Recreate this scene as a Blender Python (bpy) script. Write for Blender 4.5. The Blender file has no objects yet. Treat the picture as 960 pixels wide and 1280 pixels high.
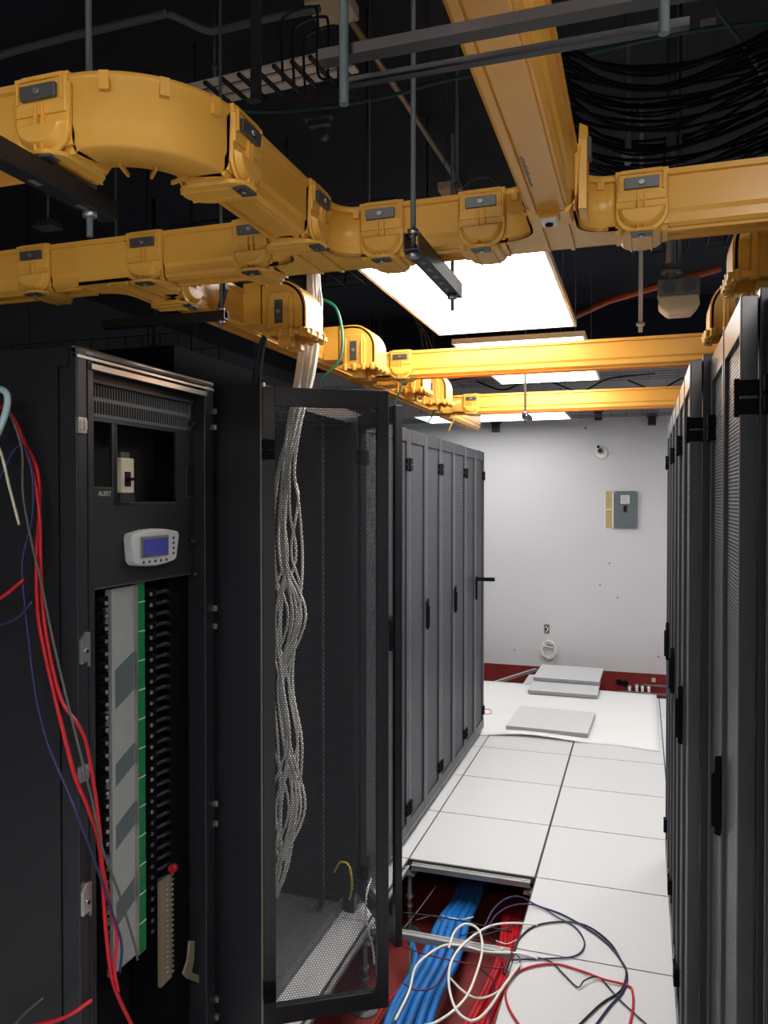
import bpy, math, random
from math import sin, cos, pi, radians, atan2, sqrt, hypot
from mathutils import Vector, Matrix
random.seed(7)
S = bpy.context.scene
C = S.collection

# ------------------------------------------------------------------ camera, world, exposure
F = 985.0; CAMZ = 1.65; YAW = atan2(323.0, F); PITCH = atan2(15.0, F)
cam = bpy.data.cameras.new('camera'); cam_o = bpy.data.objects.new('camera', cam); C.objects.link(cam_o)
cam.sensor_fit = 'HORIZONTAL'; cam.sensor_width = 36.0; cam.lens = F/960*36.0; cam.clip_start = 0.02
cam_o.location = (0, 0, CAMZ); cam_o.rotation_euler = (pi/2-PITCH, 0, YAW)
S.camera = cam_o
S.view_settings.view_transform = 'Standard'; S.view_settings.look = 'None'
S.view_settings.gamma = 1.0; S.view_settings.exposure = 0.0
S.view_settings.use_curve_mapping = False
w = bpy.data.worlds.new('world'); S.world = w; w.use_nodes = True
w.node_tree.nodes['Background'].inputs[0].default_value = (0.75, 0.85, 1.0, 1)
w.node_tree.nodes['Background'].inputs[1].default_value = 0.05
LUM = 15.5        # brightness of the ceiling luminaires in view and of the added side and overhead ones
LUMB = 19.0       # unseen luminaires added behind the photographer

Rm = cam_o.rotation_euler.to_matrix()
def P(u, v, X=None, Y=None, Z=None, d=None):
    """point of the place seen along a direction, on a plane of the room"""
    r = Rm @ Vector(((u-480)/F, -(v-640)/F, -1.0))
    o = Vector((0, 0, CAMZ))
    if X is not None: t = X/r.x
    elif Y is not None: t = Y/r.y
    elif Z is not None: t = (Z-CAMZ)/r.z
    else: t = d
    return o + r*t

# ------------------------------------------------------------------ materials
def s2l(c): return tuple(((x/255)/12.92 if x/255 <= .04045 else ((x/255+.055)/1.055)**2.4) for x in c)
def mat(name, col, rough=.5, metal=0, spec=.5, bump=0, bscale=200, noise=0, nscale=30, emit=0, trans=0):
    m = bpy.data.materials.new(name); m.use_nodes = True
    nt = m.node_tree; b = nt.nodes['Principled BSDF']; c = s2l(col)
    b.inputs['Base Color'].default_value = (*c, 1); b.inputs['Roughness'].default_value = rough
    b.inputs['Metallic'].default_value = metal; b.inputs['Specular IOR Level'].default_value = spec
    if emit:
        b.inputs['Emission Color'].default_value = (*c, 1); b.inputs['Emission Strength'].default_value = emit
    if noise or bump:
        tc = nt.nodes.new('ShaderNodeTexCoord')
    if noise:
        n = nt.nodes.new('ShaderNodeTexNoise'); n.inputs['Scale'].default_value = nscale; n.inputs['Detail'].default_value = 4
        nt.links.new(tc.outputs['Object'], n.inputs['Vector'])
        r = nt.nodes.new('ShaderNodeMapRange'); r.inputs[1].default_value = .3; r.inputs[2].default_value = .7
        r.inputs[3].default_value = 1-noise; r.inputs[4].default_value = 1+noise
        nt.links.new(n.outputs['Fac'], r.inputs[0])
        mx = nt.nodes.new('ShaderNodeVectorMath'); mx.operation = 'SCALE'; mx.inputs[0].default_value = c
        nt.links.new(r.outputs[0], mx.inputs['Scale']); nt.links.new(mx.outputs[0], b.inputs['Base Color'])
    if bump:
        n = nt.nodes.new('ShaderNodeTexNoise'); n.inputs['Scale'].default_value = bscale
        nt.links.new(tc.outputs['Object'], n.inputs['Vector'])
        bp = nt.nodes.new('ShaderNodeBump'); bp.inputs['Strength'].default_value = bump; bp.inputs['Distance'].default_value = .002
        nt.links.new(n.outputs['Fac'], bp.inputs['Height']); nt.links.new(bp.outputs[0], b.inputs['Normal'])
    if trans:
        tr = nt.nodes.new('ShaderNodeBsdfTranslucent'); tr.inputs[0].default_value = (*c, 1)
        mix = nt.nodes.new('ShaderNodeMixShader'); mix.inputs[0].default_value = trans
        out = nt.nodes['Material Output']
        nt.links.new(b.outputs[0], mix.inputs[1]); nt.links.new(tr.outputs[0], mix.inputs[2]); nt.links.new(mix.outputs[0], out.inputs['Surface'])
    return m

def perf_mat(name, col, pitch=.0078, rad=.42, rough=.35, hole=None):
    """hexagonal punched holes in local X-Z; open (transparent) or, hole=colour, blind"""
    m = mat(name, col, rough); nt = m.node_tree; b = nt.nodes['Principled BSDF']
    tc = nt.nodes.new('ShaderNodeTexCoord'); sp = nt.nodes.new('ShaderNodeSeparateXYZ')
    nt.links.new(tc.outputs['Object'], sp.inputs[0])
    def mth(op, a, b_=None):
        n = nt.nodes.new('ShaderNodeMath'); n.operation = op
        for i, q in enumerate((a, b_)):
            if q is None: continue
            if isinstance(q, (int, float)): n.inputs[i].default_value = q
            else: nt.links.new(q, n.inputs[i])
        return n.outputs[0]
    ds = []
    for off in (0, .5):
        a = mth('ADD', mth('DIVIDE', sp.outputs[0], pitch), off)
        c = mth('ADD', mth('DIVIDE', sp.outputs[2], pitch*1.732), off)
        fa = mth('SUBTRACT', mth('FRACT', mth('ADD', a, 1000)), .5)
        fc = mth('MULTIPLY', mth('SUBTRACT', mth('FRACT', mth('ADD', c, 1000)), .5), 1.732)
        ds.append(mth('SQRT', mth('ADD', mth('MULTIPLY', fa, fa), mth('MULTIPLY', fc, fc))))
    h = mth('LESS_THAN', mth('MINIMUM', ds[0], ds[1]), rad)
    out = nt.nodes['Material Output']; mix = nt.nodes.new('ShaderNodeMixShader')
    if hole is None: t = nt.nodes.new('ShaderNodeBsdfTransparent')
    else:
        t = nt.nodes.new('ShaderNodeBsdfDiffuse'); t.inputs[0].default_value = (*s2l(hole), 1)
    nt.links.new(h, mix.inputs[0]); nt.links.new(b.outputs[0], mix.inputs[1]); nt.links.new(t.outputs[0], mix.inputs[2])
    nt.links.new(mix.outputs[0], out.inputs['Surface'])
    return m

M = dict(
 yellow=mat('yellow_plastic', (247,190,84), .27, spec=.5, noise=.03, nscale=6, trans=.28),
 yellow2=mat('yellow_plastic_moulded', (244,186,80), .34, spec=.5, noise=.03, nscale=9, trans=.15),
 clip=mat('clip_steel', (92,92,94), .38, .5), bolt=mat('zinc_bolt', (190,190,190), .3, .9),
 black=mat('black_powder_coat', (27,29,34), .42, bump=.15, bscale=400),
 blackm=mat('matt_black', (14,15,18), .75, spec=.1), rack=mat('rack_paint', (32,34,40), .38, bump=.12, bscale=500),
 door=mat('door_paint', (52,55,62), .38), doorglint=mat('door_edge_highlight', (112,115,122), .35, .2),
 perf=perf_mat('perforated_sheet', (66,69,76), .0082, .42),
 perfr=perf_mat('perforated_sheet_aisle', (128,131,137), .0082, .36, .33),
 perfd=perf_mat('perforated_door_sheet', (84,87,95), .0082, .33, .4, hole=(22,23,26)),
 steel=mat('galvanised_steel', (168,170,172), .34, .8, noise=.08), alu=mat('aluminium_trim', (190,188,184), .3, .9),
 busp=mat('brushed_busbar_plate', (176,179,178), .4, .35, noise=.05),
 dsteel=mat('dull_steel', (128,130,132), .5, .5, noise=.08), rod=mat('threaded_rod_zinc', (100,112,112), .45, .3),
 wall=mat('white_wall_paint', (210,210,216), .7, noise=.015, nscale=2, bump=.1, bscale=60),
 ceil=mat('black_ceiling', (22,28,40), .9, noise=.15, nscale=3), red=mat('red_floor_paint', (120,32,30), .6, noise=.2, nscale=8),
 tile=mat('speckled_vinyl_tile', (205,207,211), .5, noise=.035, nscale=140), tileedge=mat('tile_edge', (60,62,66), .6),
 tilecore=mat('tile_underside_steel', (150,152,155), .45, .5),
 sheet=mat('white_sheeting', (226,227,229), .7, noise=.01, nscale=3), cream=mat('cream_plastic', (208,200,176), .5),
 white=mat('white_enamel', (232,232,230), .4), diff=mat('diffuser_light', (255,252,246), .5, emit=LUM),
 diffd=mat('diffuser_light_dimmer', (255,252,246), .5, emit=LUM*.45),
 diffo=mat('diffuser_light_overhead_added', (255,252,246), .5, emit=LUM*.72),
 diffb=mat('diffuser_light_rear_added', (255,250,242), .5, emit=LUMB),
 blue=mat('blue_jacket', (28,112,190), .42), redc=mat('red_jacket', (190,26,38), .42), navy=mat('navy_jacket', (36,40,86), .45),
 wcab=mat('white_jacket', (238,236,230), .5), bcab=mat('black_jacket', (24,26,32), .45), gcab=mat('green_jacket', (28,120,92), .45),
 dgreen=mat('dark_green_jacket', (22,70,60), .5), brownbar=mat('bare_dark_steel_channel', (58,54,54), .45, .3), lwall=mat('dark_grey_wall', (62,68,76), .85),
 doorr=mat('door_paint_glossy', (46,48,54), .3, spec=.8),
 teal=mat('pale_blue_plastic', (168,196,202), .4), grayc=mat('grey_jacket', (84,84,82), .5),
 maroon=mat('maroon_jacket', (110,22,50), .5), yellc=mat('yellow_green_jacket', (200,180,60), .5),
 orange=mat('orange_conduit', (178,84,50), .55), conduit=mat('grey_conduit', (112,118,122), .5, .3), tan=mat('tan_steel', (160,146,122), .45, .5),
 panel=mat('grey_enamel', (98,110,114), .45, .2), plaster=mat('bare_gypsum_board', (186,168,120), .8, noise=.15, nscale=60),
 label=mat('paper_label', (215,215,212), .6), disp=mat('display_bezel', (196,198,200), .45), lcd=mat('lcd_blue', (62,66,150), .15, emit=.12),
 green=mat('green_strip', (10,120,66), .4), slot=mat('dark_opening', (6,6,8), .9), vent=mat('vent_panel_paint', (84,89,96), .42),
 ppanel=mat('front_panel_paint', (36,38,43), .4), redb=mat('red_knob', (170,30,40), .4),
)

# ------------------------------------------------------------------ mesh builder
class MB:
    dT = None
    def __init__(s): s.v = []; s.f = []; s.mi = []; s.sm = []; s.cur = 0; s.T = MB.dT
    def add(s, vs, fs, smooth=False):
        n = len(s.v)
        for p in vs:
            p = Vector(p); s.v.append(s.T @ p if s.T else p)
        for f in fs: s.f.append([i+n for i in f]); s.mi.append(s.cur); s.sm.append(smooth)
        return s
    def box(s, x0, x1, y0, y1, z0, z1):
        v = [(x, y, z) for z in (z0, z1) for y in (y0, y1) for x in (x0, x1)]
        return s.add(v, [(0,2,3,1),(4,5,7,6),(0,1,5,4),(2,6,7,3),(0,4,6,2),(1,3,7,5)])
    def cyl(s, a, b, r, n=10, r2=None):
        a = Vector(a); b = Vector(b); d = (b-a).normalized(); r2 = r if r2 is None else r2
        q = d.to_track_quat('Z', 'Y'); vs = []
        for c, rr in ((a, r), (b, r2)):
            for i in range(n): vs.append(c + q @ Vector((rr*cos(2*pi*i/n), rr*sin(2*pi*i/n), 0)))
        s.add(vs, [(i, (i+1) % n, n+(i+1) % n, n+i) for i in range(n)], True)
        m = len(s.v); s.f += [list(range(m-2*n, m-n))[::-1], list(range(m-n, m))]; s.mi += [s.cur]*2; s.sm += [False]*2
        return s
    def tube(s, pts, r, n=8, smooth=True, sub=6):
        pts = [Vector(p) for p in pts]
        if smooth and len(pts) > 2:
            q = [2*pts[0]-pts[1]]+pts+[2*pts[-1]-pts[-2]]; o = []
            for i in range(1, len(q)-2):
                for k in range(sub):
                    t = k/sub; a, b, c, d = q[i-1], q[i], q[i+1], q[i+2]
                    o.append(.5*((2*b)+(c-a)*t+(2*a-5*b+4*c-d)*t*t+(3*b-a-3*c+d)*t**3))
            pts = o+[pts[-1]]
        m = len(pts); vs = []; up = None
        for i, p in enumerate(pts):
            d = (pts[min(i+1, m-1)]-pts[max(i-1, 0)])
            if d.length < 1e-9: d = Vector((0, 0, 1))
            d.normalize()
            if up is None: up = d.orthogonal().normalized()
            up = (up-d*up.dot(d))
            if up.length < 1e-6: up = d.orthogonal()
            up.normalize(); w_ = d.cross(up)
            for k in range(n): a = 2*pi*k/n; vs.append(p+up*(r*cos(a))+w_*(r*sin(a)))
        fs = [(i*n+k, i*n+(k+1) % n, (i+1)*n+(k+1) % n, (i+1)*n+k) for i in range(m-1) for k in range(n)]
        fs += [tuple(range(n))[::-1], tuple(range((m-1)*n, m*n))]
        return s.add(vs, fs, True)
    def prism(s, poly, fn0, fn1, smooth=False):
        """poly 2-D; fn0/fn1 map (a,b) to the two end faces"""
        n = len(poly)
        vs = [fn0(*p) for p in poly]+[fn1(*p) for p in poly]
        s.add(vs, [tuple(range(n))[::-1], tuple(range(n, 2*n))])
        k = len(s.v)-2*n
        for i in range(n):
            s.f.append([k+i, k+(i+1) % n, k+n+(i+1) % n, k+n+i]); s.mi.append(s.cur); s.sm.append(smooth)
        return s
    def sweep(s, prof, path, smooth=False):
        """closed profile (s,z) carried along path of (x,y,heading)"""
        n = len(prof); vs = []
        for (x, y, h) in path:
            for (a, z) in prof: vs.append((x-sin(h)*a, y+cos(h)*a, z))
        fs = [(i*n+k, i*n+(k+1) % n, (i+1)*n+(k+1) % n, (i+1)*n+k) for i in range(len(path)-1) for k in range(n)]
        s.add(vs, fs, smooth)
        s.add(vs[:n], [tuple(range(n))[::-1]]); s.add(vs[-n:], [tuple(range(n))])
        return s
    def build(s, name, mats, parent=None, bevel=0, loc=None, rot=None):
        me = bpy.data.meshes.new(name); me.from_pydata([tuple(p) for p in s.v], [], s.f)
        for m in (mats if isinstance(mats, (list, tuple)) else [mats]): me.materials.append(m)
        for p, i, k in zip(me.polygons, s.mi, s.sm): p.material_index = i; p.use_smooth = k
        import bmesh
        bm = bmesh.new(); bm.from_mesh(me); bmesh.ops.recalc_face_normals(bm, faces=bm.faces); bm.to_mesh(me); bm.free()
        o = bpy.data.objects.new(name, me); C.objects.link(o)
        if parent: o.parent = parent
        if loc is not None: o.location = loc
        if rot is not None: o.rotation_euler = (0, 0, rot)
        if bevel:
            b = o.modifiers.new('bevel', 'BEVEL'); b.width = bevel; b.segments = 2; b.limit_method = 'ANGLE'; b.angle_limit = radians(40)
        return o
def tag(o, label=None, cat=None, group=None, kind=None):
    if label: o['label'] = label
    if cat: o['category'] = cat
    if group: o['group'] = group
    if kind: o['kind'] = kind
    return o
def thing(name, label, cat, loc=(0, 0, 0), rz=0, group=None):
    o = bpy.data.objects.new(name, None); C.objects.link(o); o.location = loc; o.rotation_euler = (0, 0, rz); o.empty_display_size = .1
    return tag(o, label, cat, group)
def dup(o, loc, rz, label, group=None):
    kids = {}
    for x in bpy.data.objects:
        if x.parent: kids.setdefault(x.parent, []).append(x)
    def cp(a, par):
        c = a.copy(); C.objects.link(c); c.parent = par
        for k in kids.get(a, []): cp(k, c)
        return c
    r = cp(o, None); r.location = loc; r.rotation_euler = (0, 0, rz); r['label'] = label
    if group: r['group'] = group
    return r
def struct(name, mb, m, **k): return tag(mb.build(name, m, **k), kind='structure')
def cable(name, pts, r, m, label, cat='cable', group=None, n=8, smooth=True):
    a = Vector(pts[0]); mb = MB().tube(pts, r, n, smooth)
    return tag(mb.build(name, m), label, cat, group)

# ------------------------------------------------------------------ the room
YW = 7.88; TS = .577; JX = -.437; JY = 3.46; CZ = 3.55; XL = -3.6; XR = 2.2; YB = -3.4; SUB = -.33
struct('wall_far', MB().box(XL, XR, YW, YW+.1, .0, 3.02), M['wall'])
struct('wall_far_lower', MB().box(XL, XR, YW, YW+.1, SUB, 0), M['red'])
struct('wall_left', MB().box(XL-.1, XL, YB, YW, SUB, 3.02), M['lwall'])
struct('wall_right', MB().box(XR, XR+.1, YB, YW, SUB, 3.02), M['wall'])
struct('wall_back', MB().box(XL, XR, YB-.1, YB, SUB, 3.02), M['wall'])
for nm, b in (('trim_far', (XL, XR, YW, YW+.1)), ('trim_left', (XL-.1, XL, YB, YW)), ('trim_right', (XR, XR+.1, YB, YW)), ('trim_back', (XL, XR, YB-.1, YB))):
    struct(nm, MB().box(*b, 3.02, CZ), M['ceil'])
struct('ceiling', MB().box(XL, XR, YB, YW, CZ, CZ+.1), M['ceil'])
struct('subfloor', MB().box(XL, XR, YB, YW, SUB-.1, SUB), M['red'])
# raised floor: separate panels on the grid, left out where the photo shows them lifted
fl = MB(); g = .0038
def missing(i, j):
    if i == 0 and j in (-1, -2, -3): return True           # the open trench in the aisle
    if JY+j*TS > 6.5 and i != 0: return True                          # pit by the wall
    if JY+j*TS > 7.2: return True                          # panels stacked up near the far wall
    return False
for i in range(-5, 6):
    for j in range(-12, 8):
        if missing(i, j): continue
        x1 = JX+i*TS; x0 = x1-TS; y0 = JY+j*TS; y1 = y0+TS
        if x1 > XR or x0 < XL or y0 < YB or y1 > YW: continue
        gx = .0055 if i in (0, 1) else g
        fl.cur = 0; fl.box(x0+(gx if i == 1 else g), x1-(gx if i == 0 else g), y0+g, y1-g, -.004, 0)
        fl.cur = 1; fl.box(x0+.0003, x1-.0003, y0+.0003, y1-.0003, -.034, -.0042)
struct('floor', fl, [M['tile'], M['tileedge']])
# stringers and pedestals in the trench
def stringer(name, a, b, label):
    a = Vector(a); b = Vector(b); d = (b-a).normalized(); p = Vector((-d.y, d.x, 0))
    t = thing(name, label, 'floor stringer', a); mb = MB(); L = (b-a).length; w_ = .011
    prof = [(-w_, -.026), (w_, -.026), (w_, -.008), (w_+.006, -.004), (w_+.006, 0), (w_-.002, 0), (w_-.004, -.004), (-w_+.004, -.004), (-w_+.002, 0), (-w_-.006, 0), (-w_-.006, -.004), (-w_, -.008)]
    mb.prism(prof, lambda q, z: p*q+Vector((0, 0, z)), lambda q, z: p*q+Vector((0, 0, z))+d*L)
    mb.build('rail', M['busp'], t)
    sc = MB()
    for e in (.03, L-.03): sc.cyl(d*e+Vector((0, 0, -.004)), d*e+Vector((0, 0, .002)), .006)
    sc.build('screw', M['bolt'], t)
    return t
xa = JX-TS; xb = JX
stringer('floor_stringer', (xa+.02, JY-.02, -.012), (xb-.02, JY-.02, -.012), 'long galvanised stringer along the far edge of the open floor trench')
stringer('floor_stringer', (xa+.02, JY-TS, -.012), (xb-.02, JY-TS, -.012), 'white galvanised stringer crossing the middle of the trench over blue cables')
stringer('floor_stringer', (xa-.0, JY-.04, -.012), (xa-.0, JY-3*TS+.1, -.012), 'galvanised stringer along the rack side of the open floor trench')
stringer('floor_stringer', (-1.30, 7.1, -.012), (-.99, 7.84, -.012), 'grey beam lying askew over the dark pit by the far wall')
def pedestal(x, y, label):
    t = thing('floor_pedestal', label, 'pedestal', (x, y, SUB))
    MB().cyl((0, 0, 0), (0, 0, .006), .05, 20).cyl((0, 0, .006), (0, 0, .015), .02, 14).build('base_plate', M['steel'], t)
    MB().cyl((0, 0, .006), (0, 0, .27), .011, 12).build('post', M['dsteel'], t)
    n = MB(); n.cyl((0, 0, .16), (0, 0, .175), .019, 6); n.cyl((0, 0, .12), (0, 0, .13), .017, 6); n.build('nut', M['bolt'], t)
    MB().box(-.03, .03, -.03, .03, .27, .278).build('head', M['steel'], t)
pedestal(xa+.01, JY-.02, 'steel pedestal at the far rack-side corner of the trench')
pedestal(xb-.015, JY-.02, 'steel pedestal under the far aisle-side corner of the trench')
pedestal(xa, JY-TS-.03, 'steel pedestal under the rack end of the middle stringer')
pedestal(xb, JY-TS-.03, 'steel pedestal under the aisle end of the middle stringer')
pedestal(-.36, 7.25, 'short steel pedestal beside the stacked tiles at the far wall')

# ------------------------------------------------------------------ luminaires
def luminaire(x0, x1, y0, y1, z, label, m='diff'):
    t = thing('ceiling_luminaire', label, 'ceiling light', ((x0+x1)/2, (y0+y1)/2, z), 0, 'flat panel luminaires')
    a = (x1-x0)/2; b = (y1-y0)/2; f = MB()
    f.box(-a, a, -b, -b+.012, 0, .02).box(-a, a, b-.012, b, 0, .02).box(-a, -a+.012, -b+.012, b-.012, 0, .02).box(a-.012, a, -b+.012, b-.012, 0, .02).box(-a, a, -b, b, .02, .024)
    f.build('housing', M['white'], t)
    MB().box(-a+.012, a-.012, -b+.012, b-.012, .004, .012).build('diffuser', M[m], t)
    for sx in (-1, 1):
        for sy in (-1, 1):
            MB().cyl((sx*(a-.05), sy*(b-.1), .024), (sx*(a-.05), sy*(b-.1), CZ-z), .0025, 6).build('suspension_wire', M['rod'], t)
LZ = 2.39
luminaire(-.875, -.27, 2.27, 3.46, LZ, 'large bright ceiling panel light nearest, seen below the main yellow duct')
luminaire(-.865, -.25, 3.67, 5.04, LZ, 'bright ceiling panel light partly hidden behind the second yellow crossbeam duct')
luminaire(-1.95, -.62, 6.78, 7.40, LZ, 'farthest ceiling panel light, a thin bright strip under the third yellow duct', 'diffd')
luminaire(-1.55, -.35, -1.3, -.7, 2.62, 'unseen panel light added behind the photographer', 'diffb')  # out of view, added to light the duct faces turned to the camera
luminaire(.30, .90, -.75, .45, 2.62, 'unseen panel light added almost above the photographer', 'diffo')  # added out of frame so the floor bounces light onto the wide duct
luminaire(.75, 1.35, 5.2, 6.4, LZ, 'unseen panel light added beyond the right hand racks', 'diff')  # hidden by the racks, added to brighten the far wall
luminaire(-3.3, -2.7, 5.2, 6.4, LZ, 'unseen panel light added beyond the left hand racks', 'diff')  # partner of the right one, also unseen and added for the wall
luminaire(.2, 1.4, -1.3, -.7, 2.62, 'unseen panel light added behind the photographer to the right', 'diffb')  # second added rear light, never in frame

# ------------------------------------------------------------------ yellow fibre duct system
DZ = 2.15; DH = .100; HW = .043
def uprof(hw=HW, h=DH, grow=0, rail=True):
    a = hw+grow; o = [(-a-.006, h), (-a-.006, h-.010), (-a, h-.012), (-a, .030), (-a+.004, .022), (-a+.004, .006-grow), (-a+.010, -grow)]
    if rail:
        for c in (-.024, .024):
            o += [(c-.005, -grow), (c-.004, -.006-grow), (c+.004, -.006-grow), (c+.005, -grow)]
    o += [(a-.010, -grow), (a-.004, .006-grow), (a-.004, .022), (a, .030), (a, h-.012), (a+.006, h-.010), (a+.006, h)]
    b = hw-.008
    o += [(b, h), (b, .008), (-b, .008), (-b, h)]
    return o
def duct(x0, y0, x1, y1, label, z=DZ, name='cable_duct', mark=False):
    h = atan2(y1-y0, x1-x0); L = hypot(x1-x0, y1-y0)
    mb = MB().sweep(uprof(), [(0, 0, 0), (L, 0, 0)])
    mb.box(0, L, -HW-.0025, -HW, .098, .101).box(0, L, HW, HW+.0025, .098, .101)
    t = mb.build(name, M['yellow']); t.location = (x0, y0, z); t.rotation_euler = (0, 0, h)
    tag(t, label, 'cable duct', 'yellow cable duct sections')
    return t
# coupler -------------------------------------------------
def make_coupler():
    t = thing('duct_coupler', 'x', 'duct coupler', (0, 0, 0), 0, 'yellow duct couplers with grey clips')
    MB.dT = Matrix.Diagonal((1, 1, .78, 1)); DH = .100/.78
    s = MB(); g = .004; W = .046
    s.sweep([(-HW-g-.006, DH+.004), (-HW-g-.006, DH-.012), (-HW-g, DH-.014), (-HW-g, .026), (-HW-g+.012, -.008), (HW+g-.012, -.008), (HW+g, .026), (HW+g, DH-.014), (HW+g+.006, DH-.012), (HW+g+.006, DH+.004), (HW+.001, DH+.004), (HW+.001, .004), (-HW-.001, .004), (-HW-.001, DH+.004)], [(-W, 0, 0), (W, 0, 0)])
    for sg in (-1, 1):
        y = lambda d: sg*(HW+g+d)
        # upper bulged plate around the clip
        top = [(-W, DH-.004), (-W+.010, DH+.008), (W-.010, DH+.008), (W, DH-.004), (W, .060), (-W, .060)]
        s.prism(top, lambda a, b: (a, y(0), b), lambda a, b: (a*.93, y(.007), DH*.5+(b-DH*.5)*.95))
        # lower rounded shield
        sh = [(-W, .072), (W, .072), (W, .030)]+[(W*cos(a), .030-.046*sin(a)) for a in [pi*k/12 for k in range(1, 12)]]+[(-W, .030)]
        s.prism(sh, lambda a, b: (a, y(-.001), b), lambda a, b: (a*.98, y(.004), b))
        bl = [(-W*.95, .046), (W*.95, .046)]+[(W*.9*cos(a), .034-.040*sin(a)) for a in [pi*k/12 for k in range(0, 13)]]
        s.prism(bl, lambda a, b: (a, y(.003), b), lambda a, b: (a*.8, y(.014), .03+(b-.03)*.6), True)
        for dx in (-.006, .006): s.box(dx-.0018, dx+.0018, min(y(0), y(.012)), max(y(0), y(.012)), -.006, .080)
        for dx in (-.040, .036): s.box(dx, dx+.004, min(y(.006), y(.011)), max(y(.006), y(.011)), .082, .124)
        s.box(-.040, .040, min(y(.006), y(.010)), max(y(.006), y(.010)), .122, .126)
    # bottom tab
    tb = [(.038*sx_*c_, .030*sy_+.034*s_) for sx_, sy_, c_, s_ in [(cos(q) and 1, (1 if sin(q) >= 0 else -1), cos(q), sin(q)) for q in [2*pi*k/24 for k in range(24)]]]
    s.prism(tb, lambda a, b: (a, b, -.007), lambda a, b: (a*.9, b*.95, -.014))
    for dx in (-.020, .017): s.box(dx, dx+.003, -.030, .058, -.017, -.012)
    s.build('sleeve', M['yellow2'], t, bevel=.0012)
    for sg in (-1, 1):
        c = MB(); y0 = sg*(HW+g+.007); y1 = sg*(HW+g+.013)
        c.prism([(-.030, .092), (.030, .092), (.030, .117), (-.030, .117)], lambda a, b: (a, y0, b-.006), lambda a, b: (a, y1+sg*(.002 if b > .1 else 0), b-.006))
        k = c.build('side_clip', M['clip'], t, bevel=.001); tag(k, 'grey steel clip')
        MB().cyl((0, y1, .098), (0, y1+sg*.005, .098), .0055, 10).build('bolt', M['bolt'], k)
    c = MB(); c.prism([(-.020, -.058), (.020, -.058), (.017, -.034), (-.017, -.034)], lambda a, b: (a, b, -.014), lambda a, b: (a, b, -.019)); c.build('bottom_clip', M['clip'], t, bevel=.001)
    c = MB().cyl((0, -.046, -.019), (0, -.046, -.023), .005, 8); c.build('bottom_bolt', M['bolt'], t)
    MB.dT = None
    return t
cp0 = make_coupler(); cp_used = [False]
def coupler(x, y, rz, label, z=DZ):
    if not cp_used[0]:
        cp_used[0] = True; cp0.location = (x, y, z); cp0.rotation_euler = (0, 0, rz); cp0['label'] = label; return cp0
    return dup(cp0, (x, y, z), rz, label)
# tee: main along local x, branch towards local -y -------
def tee(x, y, rz, label, hl=.10, br=.115, r=.05, z=DZ):
    mb = MB(); bw = HW
    fr = [(-hl, -HW), (-bw-r, -HW)]+[(-bw-r+r*sin(a), -HW-r+r*cos(a)) for a in [pi/2*k/8 for k in range(1, 9)]]+[(-bw, -HW-br)]
    fr2 = [(-p[0], p[1]) for p in fr[::-1]]
    outl = fr+fr2+[(hl, HW), (-hl, HW)]
    mb.prism(outl, lambda a, b: (a, b, 0), lambda a, b: (a, b, .007))
    def wall(path, sgn):
        n = len(path)
        def off(i):
            a = Vector(path[max(i-1, 0)]); b = Vector(path[min(i+1, n-1)]); d = (b-a).normalized(); return Vector((-d.y, d.x))
        ins = [Vector(path[i])+off(i)*.004*sgn for i in range(n)]; out = [Vector(path[i])-off(i)*.006*sgn for i in range(n)]
        for lo, hi, A, B in ((0, DH, [Vector(p) for p in path], ins), (DH-.011, DH, out, ins)):
            vs = []
            for i in range(n):
                for q, zz in ((A[i], lo), (A[i], hi), (B[i], hi), (B[i], lo)): vs.append((q.x, q.y, zz))
            fs = [(i*4+k, i*4+(k+1) % 4, (i+1)*4+(k+1) % 4, (i+1)*4+k) for i in range(n-1) for k in range(4)]+[(3, 2, 1, 0), (4*n-4, 4*n-3, 4*n-2, 4*n-1)]
            mb.add(vs, fs, n > 3)
    wall(fr, 1); wall(fr2, 1); wall([(hl, HW), (-hl, HW)], 1)
    for c in (-.024, .024):
        mb.box(c-.004, c+.004, -HW-br, HW-.01, -.006, 0)
    for sg in (-1, 1): # small moulded tabs
        mb.box(sg*(hl-.03)-.006, sg*(hl-.03)+.006, -HW-.008, -HW, DH-.024, DH-.002)
    o = mb.build('duct_tee', M['yellow2']); o.location = (x, y, z); o.rotation_euler = (0, 0, rz)
    return tag(o, label, 'duct tee', 'yellow duct tees')
MY = 1.573     # main duct centre line
AX, BX, CX = -1.15, -.65, -.156
duct(-2.6, MY, -1.25, MY, 'left end of the main yellow duct, running out of frame')
tee(AX-.0, MY, pi, 'yellow tee on the main duct feeding the left rack duct', .10)
duct(-1.05, MY, -.76, MY, 'main yellow duct section beneath the curved duct')
tee(-.645, MY, 0, 'yellow tee where the curved overhead duct joins the main duct', .115)
duct(-.53, MY, -.262, MY, 'short main yellow duct section between the two overhead tees')
tee(CX, MY, 0, 'yellow tee where the wide overhead duct joins the main duct', .11)
duct(-.042, MY, .24, MY, 'right end section of the main yellow duct toward the right racks')
tee(.34, MY, pi, 'yellow tee on the main duct over the right hand racks', .10)
duct(.44, MY, 1.2, MY, 'main yellow duct continuing past the right racks')
for x, l in ((-1.374, 'yellow coupler leftmost on the main duct'), (-1.067, 'yellow coupler second from left on the main duct'),
             (-.798, 'yellow coupler on the main duct half hidden behind the curved duct'), (-.505, 'yellow coupler left of the hanging rod on the main duct'),
             (-.30, 'yellow coupler on the main duct right of the hanging rod'), (-.004, 'yellow coupler on the main duct right of the wide overhead duct')):
    coupler(x, MY, 0, l)
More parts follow.
